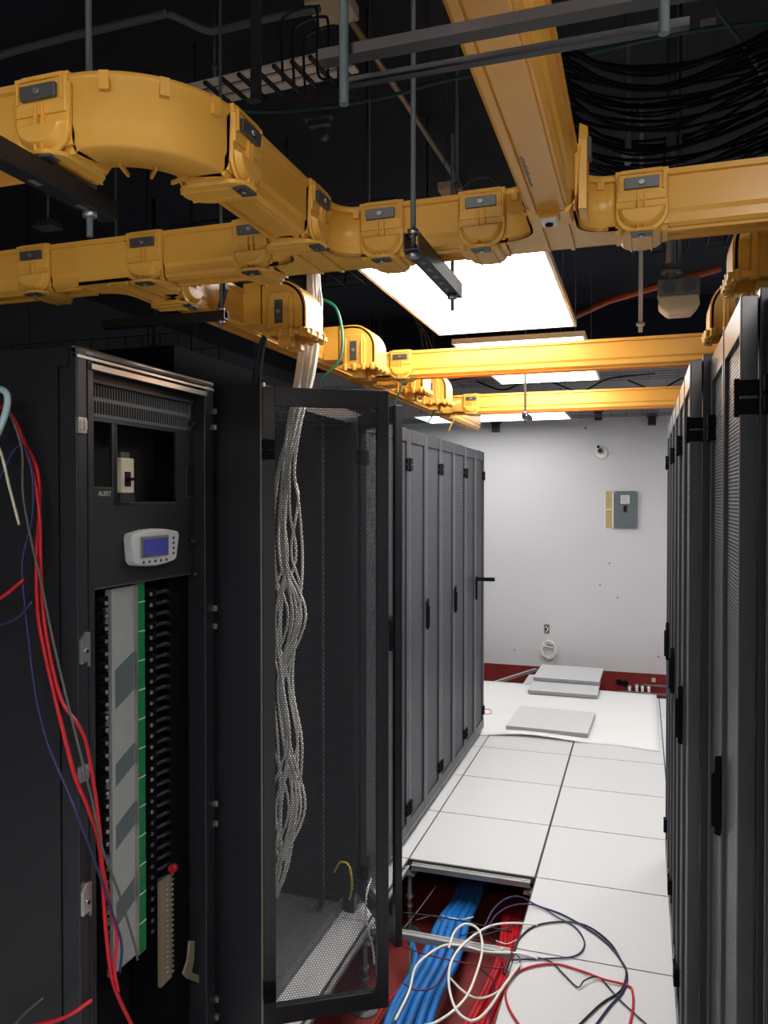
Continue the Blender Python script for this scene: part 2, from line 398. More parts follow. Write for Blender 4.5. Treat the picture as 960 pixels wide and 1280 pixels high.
# run with the elbow
RX = -.645; EY = .973; R = .127
path = [(RX-R+R*sin(a), EY+R-R*cos(a), a) for a in [pi/2*k/20 for k in range(21)]]
mb = MB().sweep(uprof(rail=False), path, True)
for k in (4, 10, 16):
    x, y, h = path[k]; ox, oy = x+sin(h)*(HW+.003), y-cos(h)*(HW+.003); mb.T = Matrix.Translation((ox, oy, 0)) @ Matrix.Rotation(h, 4, 'Z'); mb.box(-.007, .007, -.005, .003, DH-.026, DH)
    ox, oy = x-sin(h)*.035, y+cos(h)*.035; mb.T = Matrix.Translation((ox, oy, 0)) @ Matrix.Rotation(h, 4, 'Z'); mb.box(-.002, .002, -.018, .02, -.006, 0)
mb.T = None
e = mb.build('duct_elbow', M['yellow']); e.location = (0, 0, DZ); tag(e, 'large curved yellow elbow duct at upper left', 'duct elbow')
duct(-2.2, EY, RX-R, EY, 'yellow duct leading in from the left edge to the curved elbow')
duct(RX, EY+R, RX, MY-HW-.115, 'short sloping looking yellow duct between elbow and main duct')
coupler(-.815, EY, 0, 'yellow coupler at the left end of the curved elbow')
coupler(RX, EY+R+.02, pi/2, 'yellow coupler where the curved elbow ends')
coupler(RX, MY-HW-.115+.0, pi/2, 'yellow coupler where the duct from the elbow meets the main duct')
# overhead run straight toward the camera
duct(CX, .25, CX, MY-HW-.112, 'wide yellow overhead duct seen from beneath, running over the camera')
mk = MB()
for i in range(14):
    mk.box(-.172+random.uniform(-.001, .001), -.168+random.uniform(-.001, .002), 1.16+i*.0085, 1.164+i*.0085+random.uniform(0, .002), DZ-.0008, DZ-.0002)
k = mk.build('printed_marking', M['conduit'], bpy.data.objects[[o.name for o in bpy.data.objects if o.get('label', '').startswith('wide yellow overhead')][0]])
k.matrix_parent_inverse = (Matrix.Translation((CX, .25, DZ)) @ Matrix.Rotation(pi/2, 4, 'Z')).inverted()
t = thing('duct_coupler', 'yellow end coupler with white latch under the wide overhead duct', 'duct coupler', (CX, MY-HW-.115, DZ), pi/2, 'yellow duct couplers with grey clips')
s = MB(); s.sweep([(-HW-.010, DH+.004), (-HW-.004, .02), (-HW+.008, -.008), (HW-.008, -.008), (HW+.004, .02), (HW+.010, DH+.004), (HW+.001, DH+.004), (HW+.001, .003), (-HW-.001, .003), (-HW-.001, DH+.004)], [(-.035, 0, 0), (.03, 0, 0)])
s.prism([(-.02, 0), (.045, 0), (.045, .09), (.03, .15), (0, .155), (-.02, .12)], lambda a, b: (a, -HW-.006, b), lambda a, b: (a*.9, -HW-.020, b*.95))
s.box(-.035, -.005, -.017, .017, -.014, -.006)
s.build('sleeve', M['yellow2'], t, bevel=.001)
MB().box(-.03, -.002, -.013, .013, -.020, -.012).box(-.004, .0, -.013, .013, -.020, .0).build('bottom_clip', M['white'], t, bevel=.001)
MB().box(-.002, .028, -HW-.026, -HW-.018, .095, .128).build('side_clip', M['clip'], t)
MB().cyl((-.016, 0, -.020), (-.016, 0, -.023), .007, 14).build('bolt', M['blackm'], t)

# aisle cross ducts 2 and 3, left and right rack ducts
LX = -1.13; RXX = .42
tee(LX, 3.10, pi/2, 'yellow tee joining second cross duct to the left rack duct', .12)
tee(LX, 4.48, pi/2, 'yellow tee joining third cross duct to the left rack duct', .12)
duct(LX+.165, 3.10, RXX-.05, 3.10, 'second yellow cross duct glowing beneath the big light panel')
duct(LX+.165, 4.48, RXX-.05, 4.48, 'third yellow cross duct farthest over the aisle')
coupler(LX+.20, 3.10, 0, 'yellow coupler at the left end of the second cross duct')
coupler(LX+.20, 4.48, 0, 'yellow coupler at the left end of the third cross duct')
duct(LX, MY+.165, LX, 2.98, 'yellow duct running along above the left racks, near section')
duct(LX, 3.22, LX, 4.36, 'yellow duct above the left racks, middle section')
duct(LX, 4.60, LX, 5.5, 'yellow duct above the left racks, far section')
coupler(LX, MY+.17, pi/2, 'yellow coupler where the left rack duct leaves the main duct')
duct(RXX, MY+.165, RXX, 3.05, 'yellow duct above the right racks, near section')
duct(RXX, 3.05, RXX, 4.9, 'yellow duct above the right racks, far section')

def spillover(x, y, sgn, label, z=DZ):
    """exit chute curving out from the rack duct toward the aisle (sgn) and down"""
    t = thing('duct_spillover', label, 'duct outlet', (x, y, z), 0 if sgn > 0 else pi, 'yellow duct outlets above the racks')
    w_ = .062; ro = .13
    out = [(.0, DH+.018)]+[(.055+.085*sin(a), .035+.085*cos(a)) for a in [pi/2*k/8 for k in range(9)]]+[(.14, -.033), (.132, -.037)]
    inn = [(.128, -.037), (.128, .03)]+[(.055+.073*sin(a), .035+.073*cos(a)) for a in [pi/2*k/8 for k in range(8, -1, -1)]]+[(.0, DH+.006)]
    mb = MB(); mb.prism(out+inn, lambda a, b: (a, -w_, b), lambda a, b: (a, w_, b), False)
    side = [(.0, DH+.014)]+[(.055+.081*sin(a), .035+.081*cos(a)) for a in [pi/2*k/8 for k in range(9)]]+[(.136, -.037), (.03, -.037), (.02, -.01), (0, 0)]
    for sy in (-1, 1): mb.prism(side, lambda a, b: (a, sy*w_, b), lambda a, b: (a, sy*(w_-.004), b))
    mb.box(.02, .026, -w_, w_, -.037, .02)
    mb.build('chute', M['yellow2'], t, bevel=.001)
    c = MB()
    # collar with lobes
    c.box(.012, .150, -w_-.012, -w_-.002, -.037, -.023).box(.012, .150, w_+.002, w_+.012, -.037, -.023).box(.140, .150, -w_-.002, w_+.002, -.037, -.023)
    for sy in (-1, 1):
        for k in range(4): c.cyl((.03+k*.034, sy*(w_+.008), -.043), (.03+k*.034, sy*(w_+.008), -.019), .009, 10)
    for k in range(3): c.cyl((.140, -.045+k*.045, -.043), (.146, -.045+k*.045, -.019), .009, 10)
    for sy in (-1, 1):
        pl = [(.018, -.030), (.018, .065), (.030, .085), (.095, .085), (.107, .065), (.107, -.030)]
        c.prism(pl, lambda a, b: (a, sy*w_, b), lambda a, b: (.0625+(a-.0625)*.92, sy*(w_+.010), .04+(b-.04)*.94))
        c.box(.030, .034, min(sy*w_, sy*(w_+.016)), max(sy*w_, sy*(w_+.016)), -.02, .07)
        c.box(.090, .094, min(sy*w_, sy*(w_+.016)), max(sy*w_, sy*(w_+.016)), -.02, .07)
    c.box(.05, .09, -w_+.01, -w_+.04, -.065, -.037).box(.05, .09, w_-.05, w_-.02, -.065, -.037)
    c.build('collar', M['yellow2'], t, bevel=.002)
    for sy in (-1, 1):
        k = MB().box(.050, .074, min(sy*(w_+.010), sy*(w_+.015)), max(sy*(w_+.010), sy*(w_+.015)), -.005, .060).build('side_clip', M['clip'], t, bevel=.001)
        MB().cyl((.062, sy*(w_+.015), .028), (.062, sy*(w_+.019), .028), .0055, 10).build('bolt', M['bolt'], k)
    return t
for y, l in ((2.085, 'yellow outlet above the open rack, nearest on the left'), (2.685, 'yellow outlet second on the left behind the white cable drop'),
             (3.32, 'yellow outlet third on the left just past the second cross duct'), (3.74, 'yellow outlet fourth on the left near the third cross duct')):
    spillover(LX+HW+.055, y, 1, l)
# widen the throat back to the duct
spillover(RXX-HW-.06, 1.87, -1, 'yellow outlet hanging over the nearest right rack')
spillover(RXX-HW-.06, 2.46, -1, 'yellow outlet over the second right rack')
for y in (2.085, 2.685):
    tag(MB().prism([(0, .0), (.06, .0), (.06, DH+.018), (0, DH+.018)], lambda a, b: (LX+HW+a, y-.062, DZ+b), lambda a, b: (LX+HW+a, y+.062, DZ+b)).build('duct_throat', M['yellow2']),
        'yellow throat piece between left rack duct and its %s outlet' % ('first' if y < 2.3 else 'second'), 'duct outlet throat')
for y, l in ((3.32, 'third'), (3.74, 'fourth')):
    tag(MB().box(LX+HW, LX+HW+.055, y-.062, y+.062, DZ, DZ+DH+.01).build('duct_throat', M['yellow2']), 'yellow throat piece between left rack duct and its %s outlet' % l, 'duct outlet throat')
for y, l in ((1.87, 'nearest'), (2.46, 'second')):
    tag(MB().box(RXX-HW-.06, RXX-HW, y-.062, y+.062, DZ, DZ+DH+.01).build('duct_throat', M['yellow2']), 'yellow throat piece between right rack duct and its %s outlet' % l, 'duct outlet throat')
# black straps looped over the left duct before each outlet
for y, l in ((1.86, 'first'), (2.46, 'second')):
    mb = MB(); x = LX+HW+.003
    pts = [(x-.03, DZ+.16), (x+.004, DZ+.155), (x+.022, DZ+.11), (x+.024, DZ+.06), (x+.006, DZ+.005), (x-.02, DZ-.022)]
    for a, b in zip(pts[:-1], pts[1:]): mb.prism([(0, 0), (.008, 0), (.008, .016), (0, .016)], lambda p, q: (a[0]+p, y+q, a[1]), lambda p, q: (b[0]+p, y+q, b[1]))
    tag(mb.build('duct_strap', M['bcab']), 'curved black bracket over the left duct before its %s outlet' % l, 'bracket')

tag(MB().box(-2.35, -1.58, 2.43, 4.6, 2.003, 2.2).box(-2.33, -1.60, 2.45, 4.58, 2.2, 2.205).build('roof_trough', M['blackm'], bevel=.004), 'long black metal trough lying on top of the left racks', 'cable trough')
# ------------------------------------------------------------------ hanging rods and struts
def strut(name, a, b, wd, ht, label, rods, slots=0, m='black', nuts=True, oy=0):
    """channel from a to b, with (fraction, top z, bottom z) rods"""
    a = Vector(a); b = Vector(b); L = (b-a).length; t = thing(name, label, 'strut channel', a, atan2(b.y-a.y, b.x-a.x)); mb = MB(); h = wd/2
    mb.prism([(-h, 0), (h, 0), (h, ht), (h-.006, ht), (h-.006, ht-.003), (h-.003, ht-.003), (h-.003, .003), (-h+.003, .003), (-h+.003, ht-.003), (-h+.006, ht-.003), (-h+.006, ht), (-h, ht)], lambda q, z: (0, q, z), lambda q, z: (L, q, z))
    mb.build('channel', M[m], t)
    if slots:
        s = MB()
        for i in range(slots):
            x = L*(i+.6)/(slots+.3); s.box(x-.010, x+.010, -.0045, .0045, -.0008, -.0001)
        s.build('slot', M['dsteel'], t)
    for fr, z1, z0, rr in rods:
        r_ = MB().cyl((fr*L, oy, z0-a.z), (fr*L, oy, z1-a.z), rr, 12).build('threaded_rod', M['rod'], t)
        if not nuts: continue
        n = MB(); n.cyl((fr*L, 0, -.010), (fr*L, 0, -.001), .011, 6); n.cyl((fr*L, 0, ht), (fr*L, 0, ht+.009), .011, 6); n.build('nut', M['bolt'], r_)
    return t
strut('support_strut', (-.398, 1.37, DZ-.05), (-.398, 1.73, DZ-.05), .030, .032, 'short black slotted bracket under the main duct in front of the big light', [(.04, CZ, DZ-.045, .005), (.90, DZ+.3, DZ-.085, .004)], 7)
strut('support_strut', (-1.38, 1.79, DZ-.04), (-1.01, 1.79, DZ-.04), .022, .022, 'black bar under the left rack duct above the near cabinet', [(.96, CZ, DZ-.06, .004)])
strut('support_strut', (-.82, .66, DZ-.05), (-.82, 1.08, DZ-.05), .030, .030, 'black channel under the curved duct at the left edge', [(.88, CZ, DZ-.09, .005)], 4)
p0 = P(412, 68, Y=.78); p1 = P(900, -28, Y=.78)
strut('support_strut', (p0.x, .757, 2.098), (.62, .757, 2.098), .018, .011, 'thick black channel across the top under the wide overhead duct', [(.033, CZ, 2.045, .0048), (.355, CZ, 2.060, .0048)], nuts=False, oy=-.0155, m='brownbar')
strut('support_strut', (p0.x+.01, .803, 2.096), (.04, .803, 2.096), .010, .008, 'thin black bar just behind the thick top channel', [])
strut('support_strut', (-.62, 4.38, DZ-.05), (-.62, 4.60, DZ-.05), .03, .03, 'small black bracket under the third cross duct', [(.1, CZ, DZ-.07, .006)])
def rod(u, v0, v1, Y, r, label, m='rod', name='hanging_rod'):
    a = P(u, v0, Y=Y); b = P(u, v1, Y=Y); b.x = a.x
    a.z = CZ-.001
    mb = MB().cyl(a, b, r, 8); mb.cyl(b+Vector((0, 0, .03)), b+Vector((0, 0, .045)), r*2, 6)
    return tag(mb.build(name, M[m]), label, 'rod')
rod(143, -40, 330, 3.0, .006, 'thin grey rod far behind the curved duct at left')
rod(571, 60, 246, 2.6, .006, 'grey hanging rod behind the wide overhead duct')
rod(192, 250, 440, 4.3, .014, 'dark pipe dropping behind the left cabinet', 'bcab')
rod(839, 250, 352, 3.2, .018, 'dark vertical conduit above the emergency light', 'conduit', 'vertical_conduit')
rod(850, 250, 352, 3.25, .006, 'thin rod beside the conduit above the emergency light')
rod(268, 40, 96, 2.7, .006, 'short grey rod above the curved duct')
rod(785, 130, 205, 3.0, .012, 'pale vertical tube among the black cable coils', 'conduit')
rod(801, 318, 415, 4.0, .010, 'white vertical tube right of the big light', 'white')

# ------------------------------------------------------------------ things in the dark ceiling void
def pz(u, v, z): return P(u, v, Z=z)
cable('ceiling_conduit', [pz(-30, 78, 3.3), pz(45, 56, 3.3), pz(190, 21, 3.3), pz(212, 18, 3.3), pz(256, 37, 3.3), pz(280, 36, 3.3), pz(340, 22, 3.3), pz(400, 11, 3.3)], .014, M['conduit'], 'bent grey conduit across the top left of the ceiling', 'conduit')
cable('ceiling_conduit', [pz(425, 5, 3.4), pz(500, 118, 3.4), pz(575, 232, 3.4)], .013, M['tan'], 'straight tan conduit running diagonally behind the hanging rod', 'conduit', smooth=False)
cable('ceiling_conduit', [P(700, 404, Y=5.2), P(760, 376, Y=5.0), P(900, 335, Y=4.6)], .022, M['orange'], 'orange conduit right of the big ceiling light', 'conduit', smooth=False)
t = thing('junction_box', 'cream metal junction box on the ceiling at top centre', 'junction box', pz(415, 16, 3.36))
MB().box(-.075, .075, -.075, .075, 0, .05).build('box_body', M['cream'], t, bevel=.004)
s = MB(); s.cyl((.06, .06, -.003), (.06, .06, 0), .006); s.cyl((-.06, -.06, -.003), (-.06, -.06, 0), .006); s.build('screw', M['bolt'], t)
t = thing('junction_box', 'small cream box above the main duct by the diagonal conduit', 'junction box', P(563, 241, Y=2.9))
MB().box(-.04, .04, -.04, .04, 0, .03).build('box_body', M['cream'], t, bevel=.003)
MB().tube([(.03, 0, 0), (.08, 0, .035), (.15, 0, .035), (.20, 0, -.02)], .004).build('cable_loop', M['conduit'], t)
# white ladder strips
a = pz(232, 113, 3.05); b = pz(428, 66, 3.05)
t = thing('cable_ladder', 'pale cable ladder behind the curved duct near the top', 'cable ladder', a, atan2(b.y-a.y, b.x-a.x)); L = (b-a).length
mb = MB()
for q in (0, .055, .11): mb.box(0, L, q-.02, q+.016, 0, .008)
mb.build('rail', M['white'], t)
mb = MB()
for i in range(9): mb.box(L*(i+.5)/9-.006, L*(i+.5)/9+.006, -.03, .14, -.012, -.001)
mb.build('rung', M['bcab'], t)
for (u, v, n) in ((352, 100, 'left'),):
    c = pz(372, 62, 2.9); mb = MB()
    for k in range(3):
        x = c.x+k*.012; mb.tube([(x-.045, c.y+k*.05, c.z-.08), (x-.05, c.y+k*.05, c.z+.07), (x-.03, c.y+k*.05, c.z+.10), (x+.04, c.y+k*.05, c.z+.11), (x+.06, c.y+k*.05, c.z+.08), (x+.06, c.y+k*.05, c.z-.07), (x+.09, c.y+k*.05, c.z-.10)], .004)
    tag(mb.build('wire_hanger', M['bcab']), 'black wire hanger loops in front of the pale ladder', 'wire hanger')
for u, v, l in ((320, 128, 'left'), (545, 88, 'middle'), (885, 30, 'right')):
    c = pz(u, v, 2.85); mb = MB().box(-.018, .018, -.002, .002, -.0, CZ-c.z); mb.box(-.018, .018, -.03, .002, -.003, 0)
    for k in range(3): mb.cyl((0, -.003, .02+k*.035), (0, -.002, .02+k*.035), .006)
    o = mb.build('perforated_hanger', M['clip']); o.location = c; tag(o, 'dark perforated hanger strip, %s one of three near the top' % l, 'hanger')
# green cables overhead
cable('overhead_cable', [pz(200, 125, 3.0), pz(330, 140, 3.0), pz(460, 126, 3.0), pz(560, 100, 3.0), pz(700, 74, 3.0), pz(860, 40, 3.0), pz(1000, 24, 3.0)], .006, M['dgreen'], 'long dark green cable sagging across the ceiling')
cable('overhead_cable', [pz(870, -20, 2.95), pz(905, 25, 2.95), pz(940, 72, 2.95), pz(965, 120, 2.95)], .006, M['dgreen'], 'dark green cable curving down at the top right corner')
# coil of black cables
for i in range(44):
    v0 = 60+i*3.6+random.uniform(-6, 6); sag = random.uniform(16, 52); z = 2.9+random.uniform(-.12, .18)
    pts = [pz(700+random.uniform(-10, 10), v0-sag*.2, z), pz(755, v0+sag*.55, z), pz(815+random.uniform(-12, 12), v0+sag*.75, z), pz(885, v0+sag*.30, z), pz(985, v0-sag*.9, z)]
    cable('slack_cable', pts, random.choice((.004, .005, .006)), M['blackm'], 'black cable in the slack bundle hanging at the upper right', group='black slack cables at the upper right', n=6)
for i in range(0):
    u = 745+i*22; z = 2.8
    cable('slack_cable', [pz(u, 215-i*6, z), pz(u+40, 170-i*9, z), pz(u+110, 60-i*4, z)], .005, M['bcab'], 'black cable in the slack bundle hanging at the upper right', group='black slack cables at the upper right', n=6)
# emergency light
c = P(848, 375, Y=3.2)
t = thing('emergency_light', 'grey and cream twin emergency light under a vertical conduit', 'emergency light', c)
MB().box(-.075, .075, -.04, .04, .01, .075).cyl((-.03, 0, .075), (-.03, 0, .14), .02).build('housing', M['conduit'], t, bevel=.006)
s = MB(); s.prism([(-.07, .01), (.07, .01), (.075, -.03), (.045, -.062), (-.04, -.062), (-.075, -.03)], lambda a, b: (a, -.045, b), lambda a, b: (a*.95, .04, b)); s.build('lamp_cover', M['cream'], t, bevel=.008)
for sx in (-.035, .035): MB().cyl((sx, -.044, .042), (sx, -.04, .042), .026, 16).build('lamp_ring', M['clip'], t)
# small lamp at left, bracket gizmo
c = pz(60, 286, 3.2)
t = thing('smoke_detector', 'small grey box fitting hanging in the dark at left', 'ceiling fitting', c)
MB().prism([(-.07, -.05), (.07, -.05), (.07, .05), (-.07, .05)], lambda a, b: (a, b, 0), lambda a, b: (a*.8, b*.8, .04)).build('housing', M['conduit'], t, bevel=.004)
MB().cyl((0, 0, .04), (0, 0, .34), .008).build('stem', M['conduit'], t)
c = P(398, 158, Y=3.0); c.z = min(c.z, 3.45)
t = thing('beam_clamp', 'small dark metal clamp in the ceiling above the curved duct', 'clamp', c)
MB().box(-.06, .06, -.02, .02, .03, .05).box(-.04, .05, -.015, .015, 0, .022).box(-.005, .005, -.005, .005, .02, .2).build('plate', M['clip'], t)
MB().cyl((.02, -.02, -.035), (.02, .02, -.035), .022, 12).build('pulley', M['clip'], t)
# wire basket trays
def basket(x0, x1, y0, y1, z, nx, ny, label, lip=.06):
    mb = MB(); r = .003
    for i in range(nx+1):
        x = x0+(x1-x0)*i/nx; mb.tube([(x, y0, z+lip), (x, y0, z), (x, y1, z), (x, y1, z+lip)], r, 5, False)
    for j in range(ny+1):
        y = y0+(y1-y0)*j/ny; mb.cyl((x0, y, z), (x1, y, z), r, 5)
    for y in (y0, y1):
        mb.cyl((x0, y, z+lip), (x1, y, z+lip), r, 5)
        for fr in (.12, .88): mb.cyl((x0+(x1-x0)*fr, y, z), (x0+(x1-x0)*fr, y, CZ), r*1.3, 6)
    return tag(mb.build('wire_basket_tray', M['conduit'] if 'far wall' in label else M['bcab']), label, 'cable tray')
basket(-.05, 1.2, 3.5, 4.4, 2.95, 14, 9, 'black wire basket tray beside the big light at right')
basket(-1.9, -.9, 2.9, 3.8, 2.75, 9, 8, 'black wire basket tray above the left racks')
basket(-3.2, -1.93, 3.0, 3.35, 2.32, 14, 4, 'black wire basket tray low above the left cabinets')
basket(-3.2, 1.8, YW-.28, YW-.08, 2.44, 36, 2, 'thin black wire basket tray along the far wall under the third duct', .03)
basket(-3.2, 1.8, YW-.42, YW-.12, 2.78, 20, 1, 'upper black wire tray along the far wall between the ducts', .02)
for u, v, l in ((620, 534, 'left'), (815, 525, 'right'), (748, 519, 'middle')):
    c = P(u, v, Y=YW-.03); o = MB().box(-.035, .035, -.05, .028, -.05, .06).box(-.05, .05, -.02, .026, .03, .05).build('wall_bracket', M['bcab'], bevel=.003); o.location = c
    tag(o, 'black tray bracket high on the white far wall, %s one' % l, 'bracket')
for k in range(5):
    c = P(500+k*95, 480+random.uniform(-6, 6), Y=YW-.5)
    cable('overhead_cable', [c, c+Vector((.25, .1, -.08)), c+Vector((.5, .15, .03)), c+Vector((.9, .1, .05))], .008, M['bcab'], ('leftmost', 'second from left', 'middle', 'second from right', 'rightmost')[k]+' black cable draped by the far wall above the third duct', group='black cables high at the far wall')
for k in range(3):
    c = P(462+k*7, 345+k*9, Y=3.6)
    cable('overhead_cable', [c, c+Vector((.08, 0, -.06)), c+Vector((.2, .1, -.2)), c+Vector((.26, .1, -.42))], .002, M['grayc'], ('leftmost', 'middle', 'rightmost')[k]+' thin loose wire in the dark left of the big light', group='thin loose wires by the light')

# ------------------------------------------------------------------ racks
def handle(parent, x, y, sy, z=1.055, open_=False):
    h = MB().prism([(-.012, -.082), (.012, -.066), (.014, .066), (-.010, .082), (-.016, .06), (-.016, -.06)], lambda a, b: (x+a, y, z+b), lambda a, b: (x+a, y+sy*.012, z+b*.97)).build('handle', M['blackm'], parent, bevel=.002)
    if not open_: MB().box(x-.008, x+.008, min(y+sy*.010, y+sy*.026), max(y+sy*.010, y+sy*.018), z-.066, z+.045).build('lever', M['blackm'], h, bevel=.004)
    else: MB().box(x-.010, x+.010, min(y, y+sy*.13), max(y, y+sy*.13), z+.05, z+.075).cyl((x-.011, y+sy*.11, z+.0625), (x+.011, y+sy*.11, z+.0625), .009).build('lever', M['blackm'], h, bevel=.004)
def door_half(parent, w_, ysgn, z0, z1, loc, rot, pm, hinge_at=(.16, 1.82), hd=False, hx=None, hopen=False, blind=False, fm='door', bw=.035, zb=None, lip=True):
    """hinged at local x=0, reaching +x; outward face on ysgn side; 26 mm thick"""
    y = lambda q: ysgn*q
    T = .026; mb = MB(); bz = zb or .06
    def bx(x0, x1, q0, q1, a, b): mb.box(min(x0, x1), max(x0, x1), min(y(q0), y(q1)), max(y(q0), y(q1)), a, b)
    bx(0, bw, 0, T, z0, z1); bx(w_-bw, w_, 0, T, z0, z1); bx(bw, w_-bw, 0, T, z0, z0+bz); bx(bw, w_-bw, 0, T, z1-bz, z1)
    d = mb.build('door', M[fm], parent, loc=loc, rot=rot, bevel=.0015)
    p = MB().add([(bw, y(T*.7), z0+bz), (w_-bw, y(T*.7), z0+bz), (w_-bw, y(T*.7), z1-bz), (bw, y(T*.7), z1-bz)], [(0, 1, 2, 3)])
    p.build('perforated_panel', pm, d)
    if lip:  # metallic highlights along the door seams, put into a paler colour
        l_ = MB()
        for xx in (0.001, w_-.007): l_.box(xx, xx+.006, min(y(T), y(T+.0015)), max(y(T), y(T+.0015)), z0, z1)
        l_.box(0, w_, min(y(T), y(T+.0015)), max(y(T), y(T+.0015)), z0, z0+.012)
        tag(l_.build('edge_highlight', M['doorglint'], d), 'lighter grey strip coloured as a highlight on the door edge')
    for hz in hinge_at:
        h = MB(); h.box(-.001, .036, min(y(-.004), y(T+.010)), max(y(-.004), y(T+.005)), hz-.029, hz-.002).box(-.001, .036, min(y(-.004), y(T+.010)), max(y(-.004), y(T+.005)), hz+.002, hz+.029).cyl((.006, y(T+.005), hz-.032), (.006, y(T+.005), hz+.032), .005)
        h.build('hinge', M['blackm'], d, bevel=.002)
    if hd: handle(d, hx, y(T+.001), ysgn, open_=hopen)
    return d
def rack(name, label, loc, rz, W, D=1.0, H=2.0, a1=0, a2=0, blind=True, group=None, ho=False, openb=False, fm='door', pm=None, closed=True, hinge_at=(.16, 1.82), pm2=None, bw=.035):
    t = thing(name, label, 'server rack', loc, rz, group)
    f = MB(); p = .04
    for x in (0, W-p):
        for y_ in (0, D-p): f.box(x, x+p, y_, y_+p, .0, H)
    for z_ in ((.02, .07), (H-.06, H-.012)):
        f.box(p, W-p, 0.002, .03, *z_) if not (openb and z_[0] < .1) else None
        f.box(p, W-p, D-.03, D-.002, *z_); f.box(.003, .03, p, D-p, *z_); f.box(W-.03, W-.003, p, D-p, *z_)
    f.build('frame', M['rack'], t, bevel=.002)
    s = MB().box(-.0, .004, .041, D-.041, .03, H-.02).build('side_panel', M['rack'], t)
    s = MB().box(W-.004, W, .041, D-.041, .03, H-.02).build('side_panel', M['rack'], t)
    tp = MB()
    if openb: tp.box(.01, W-.01, .30, D-.01, H-.012, H).box(.01, .10, .01, .30, H-.012, H).box(.35, W-.01, .01, .30, H-.012, H)
    else: tp.box(.01, W-.01, .01, D-.01, H-.012, H)
    tp.build('top_panel', M['rack'], t)
    MB().box(.01, W-.01, D-.012, D, .05, H-.05).build('back_panel', M['blackm'], t)
    if not openb: MB().box(.01, W-.01, .08, D-.02, .02, .04).build('base_panel', M['rack'], t)
    hw = W/2-.004; z0, z1 = .035, H-.012
    door_half(t, hw, -1, z0, z1, (.003, -.002, 0), a1, pm or M['perfd'], hinge_at, hd=False, fm=fm, bw=bw)
    door_half(t, hw, 1, z0, z1, (W-.003, -.002, 0), pi+a2, pm2 or pm or M['perfd'], hinge_at, hd=closed, hx=hw-.006, hopen=ho, fm=fm, bw=bw)
    return t
# left closed row (front faces +X)
LF = -1.095
ys = [3.0, 3.64, 4.27, 4.92, 5.53]
names = ['grey perforated rack beside the open rack, first closed on the left', 'second closed grey rack on the left, with a black handle',
         'third closed grey rack on the left, between handled racks', 'last grey rack on the left with its handle lever swung open']
for i in range(4):
    rack('server_rack', names[i], (LF, ys[i], 0), pi/2, ys[i+1]-ys[i], ho=(i == 3), group='closed grey racks on the left')
# right row (front faces -X): nearest protrudes less
rack('server_rack', 'nearest right rack with glossy black perforated doors', (.182, 2.025, 0), -pi/2, .60, H=2.0, group='racks on the right', fm='doorr', pm=M['perfr'], bw=.02)
for i, l in enumerate(('second right rack, set slightly forward of the nearest', 'third right rack along the aisle', 'farthest right rack next to the far white floor sheet')):
    rack('server_rack', l, (.137, 2.635+.60*i, 0), -pi/2, .597, group='racks on the right', fm='doorr', pm=M['perfr'], bw=.02)
rack('server_rack', 'right rack at the very edge of the picture', (.22, 1.405, 0), -pi/2, .60, H=2.0, group='racks on the right', fm='doorr', pm=M['perfr'], bw=.02)

# open rack in front (built with its doors swung into the aisle)
OX, OY, OW = -1.085, 2.125, .84
t = thing('server_rack', 'tall black open rack with swung-out perforated doors and white cables inside', 'server rack', (OX, OY, 0), pi/2)
f = MB(); p = .04; H = 2.0; D = .95
for x in (0, OW-p):
    for y_ in (0.0, D-p): f.box(x, x+p, y_, y_+p, 0, H)
f.box(p, OW-p, .0, .03, H-.05, H).box(p, OW-p, D-.03, D, H-.05, H).box(.002, .03, p, D-p, H-.05, H).box(OW-.03, OW-.002, p, D-p, H-.05, H)
f.box(p, OW-p, D-.03, D, .0, .05).box(.002, .03, p, D-p, 0, .05).box(OW-.03, OW-.002, p, D-p, 0, .05)
f.build('frame', M['rack'], t, bevel=.002)
MB().box(-.003, .001, .0, D, .0, H).build('side_panel', M['rack'], t); MB().box(OW-.001, OW+.003, .03, D, .0, H).build('side_panel', M['rack'], t)
MB().box(0.02, OW-.02, D-.012, D, .05, H-.05).build('back_panel', M['blackm'], t)
tag(MB().box(-.004, .008, -.012, -.001, .02, H).build('lit_edge_strip', M['tan'], t), 'pale tan strip coloured as the lit frame edge')  # light on the near frame edge, put into the strip's colour
MB().box(.02, OW-.02, .05, .6, .012, .03).box(.02, OW-.02, .05, .058, .03, .05).build('base_panel', M['dsteel'], t)
tp = MB(); tp.box(.05, OW-.05, .42, D-.05, H-.03, H-.018).box(.38, OW-.05, .03, .42, H-.03, H-.018); tp.build('top_panel', M['dsteel'], t)
for xx in (.10, OW-.13):
    rl = MB().box(xx, xx+.03, .10, .115, .05, H-.05).box(xx, xx+.03, .70, .715, .05, H-.05)
    r_ = rl.build('mounting_rail', M['rack'], t)
    sq = MB()
    for k in range(84): sq.box(xx+.010, xx+.020, .0985, .0998, .09+k*.0222, .099+k*.0222)
    sq.build('rail_hole', M['dsteel'], r_)
door_half(t, .385, -1, .075, 1.985, (0, -.004, 0), radians(-58), M['perf'], (.18, 1.80), fm='rack', bw=.036, zb=.055, lip=False)
door_half(t, .40, 1, .055, 1.985, (OW, -.004, 0), radians(-140.7), M['perf'], (.16, 1.82), fm='rack', bw=.03, lip=False)
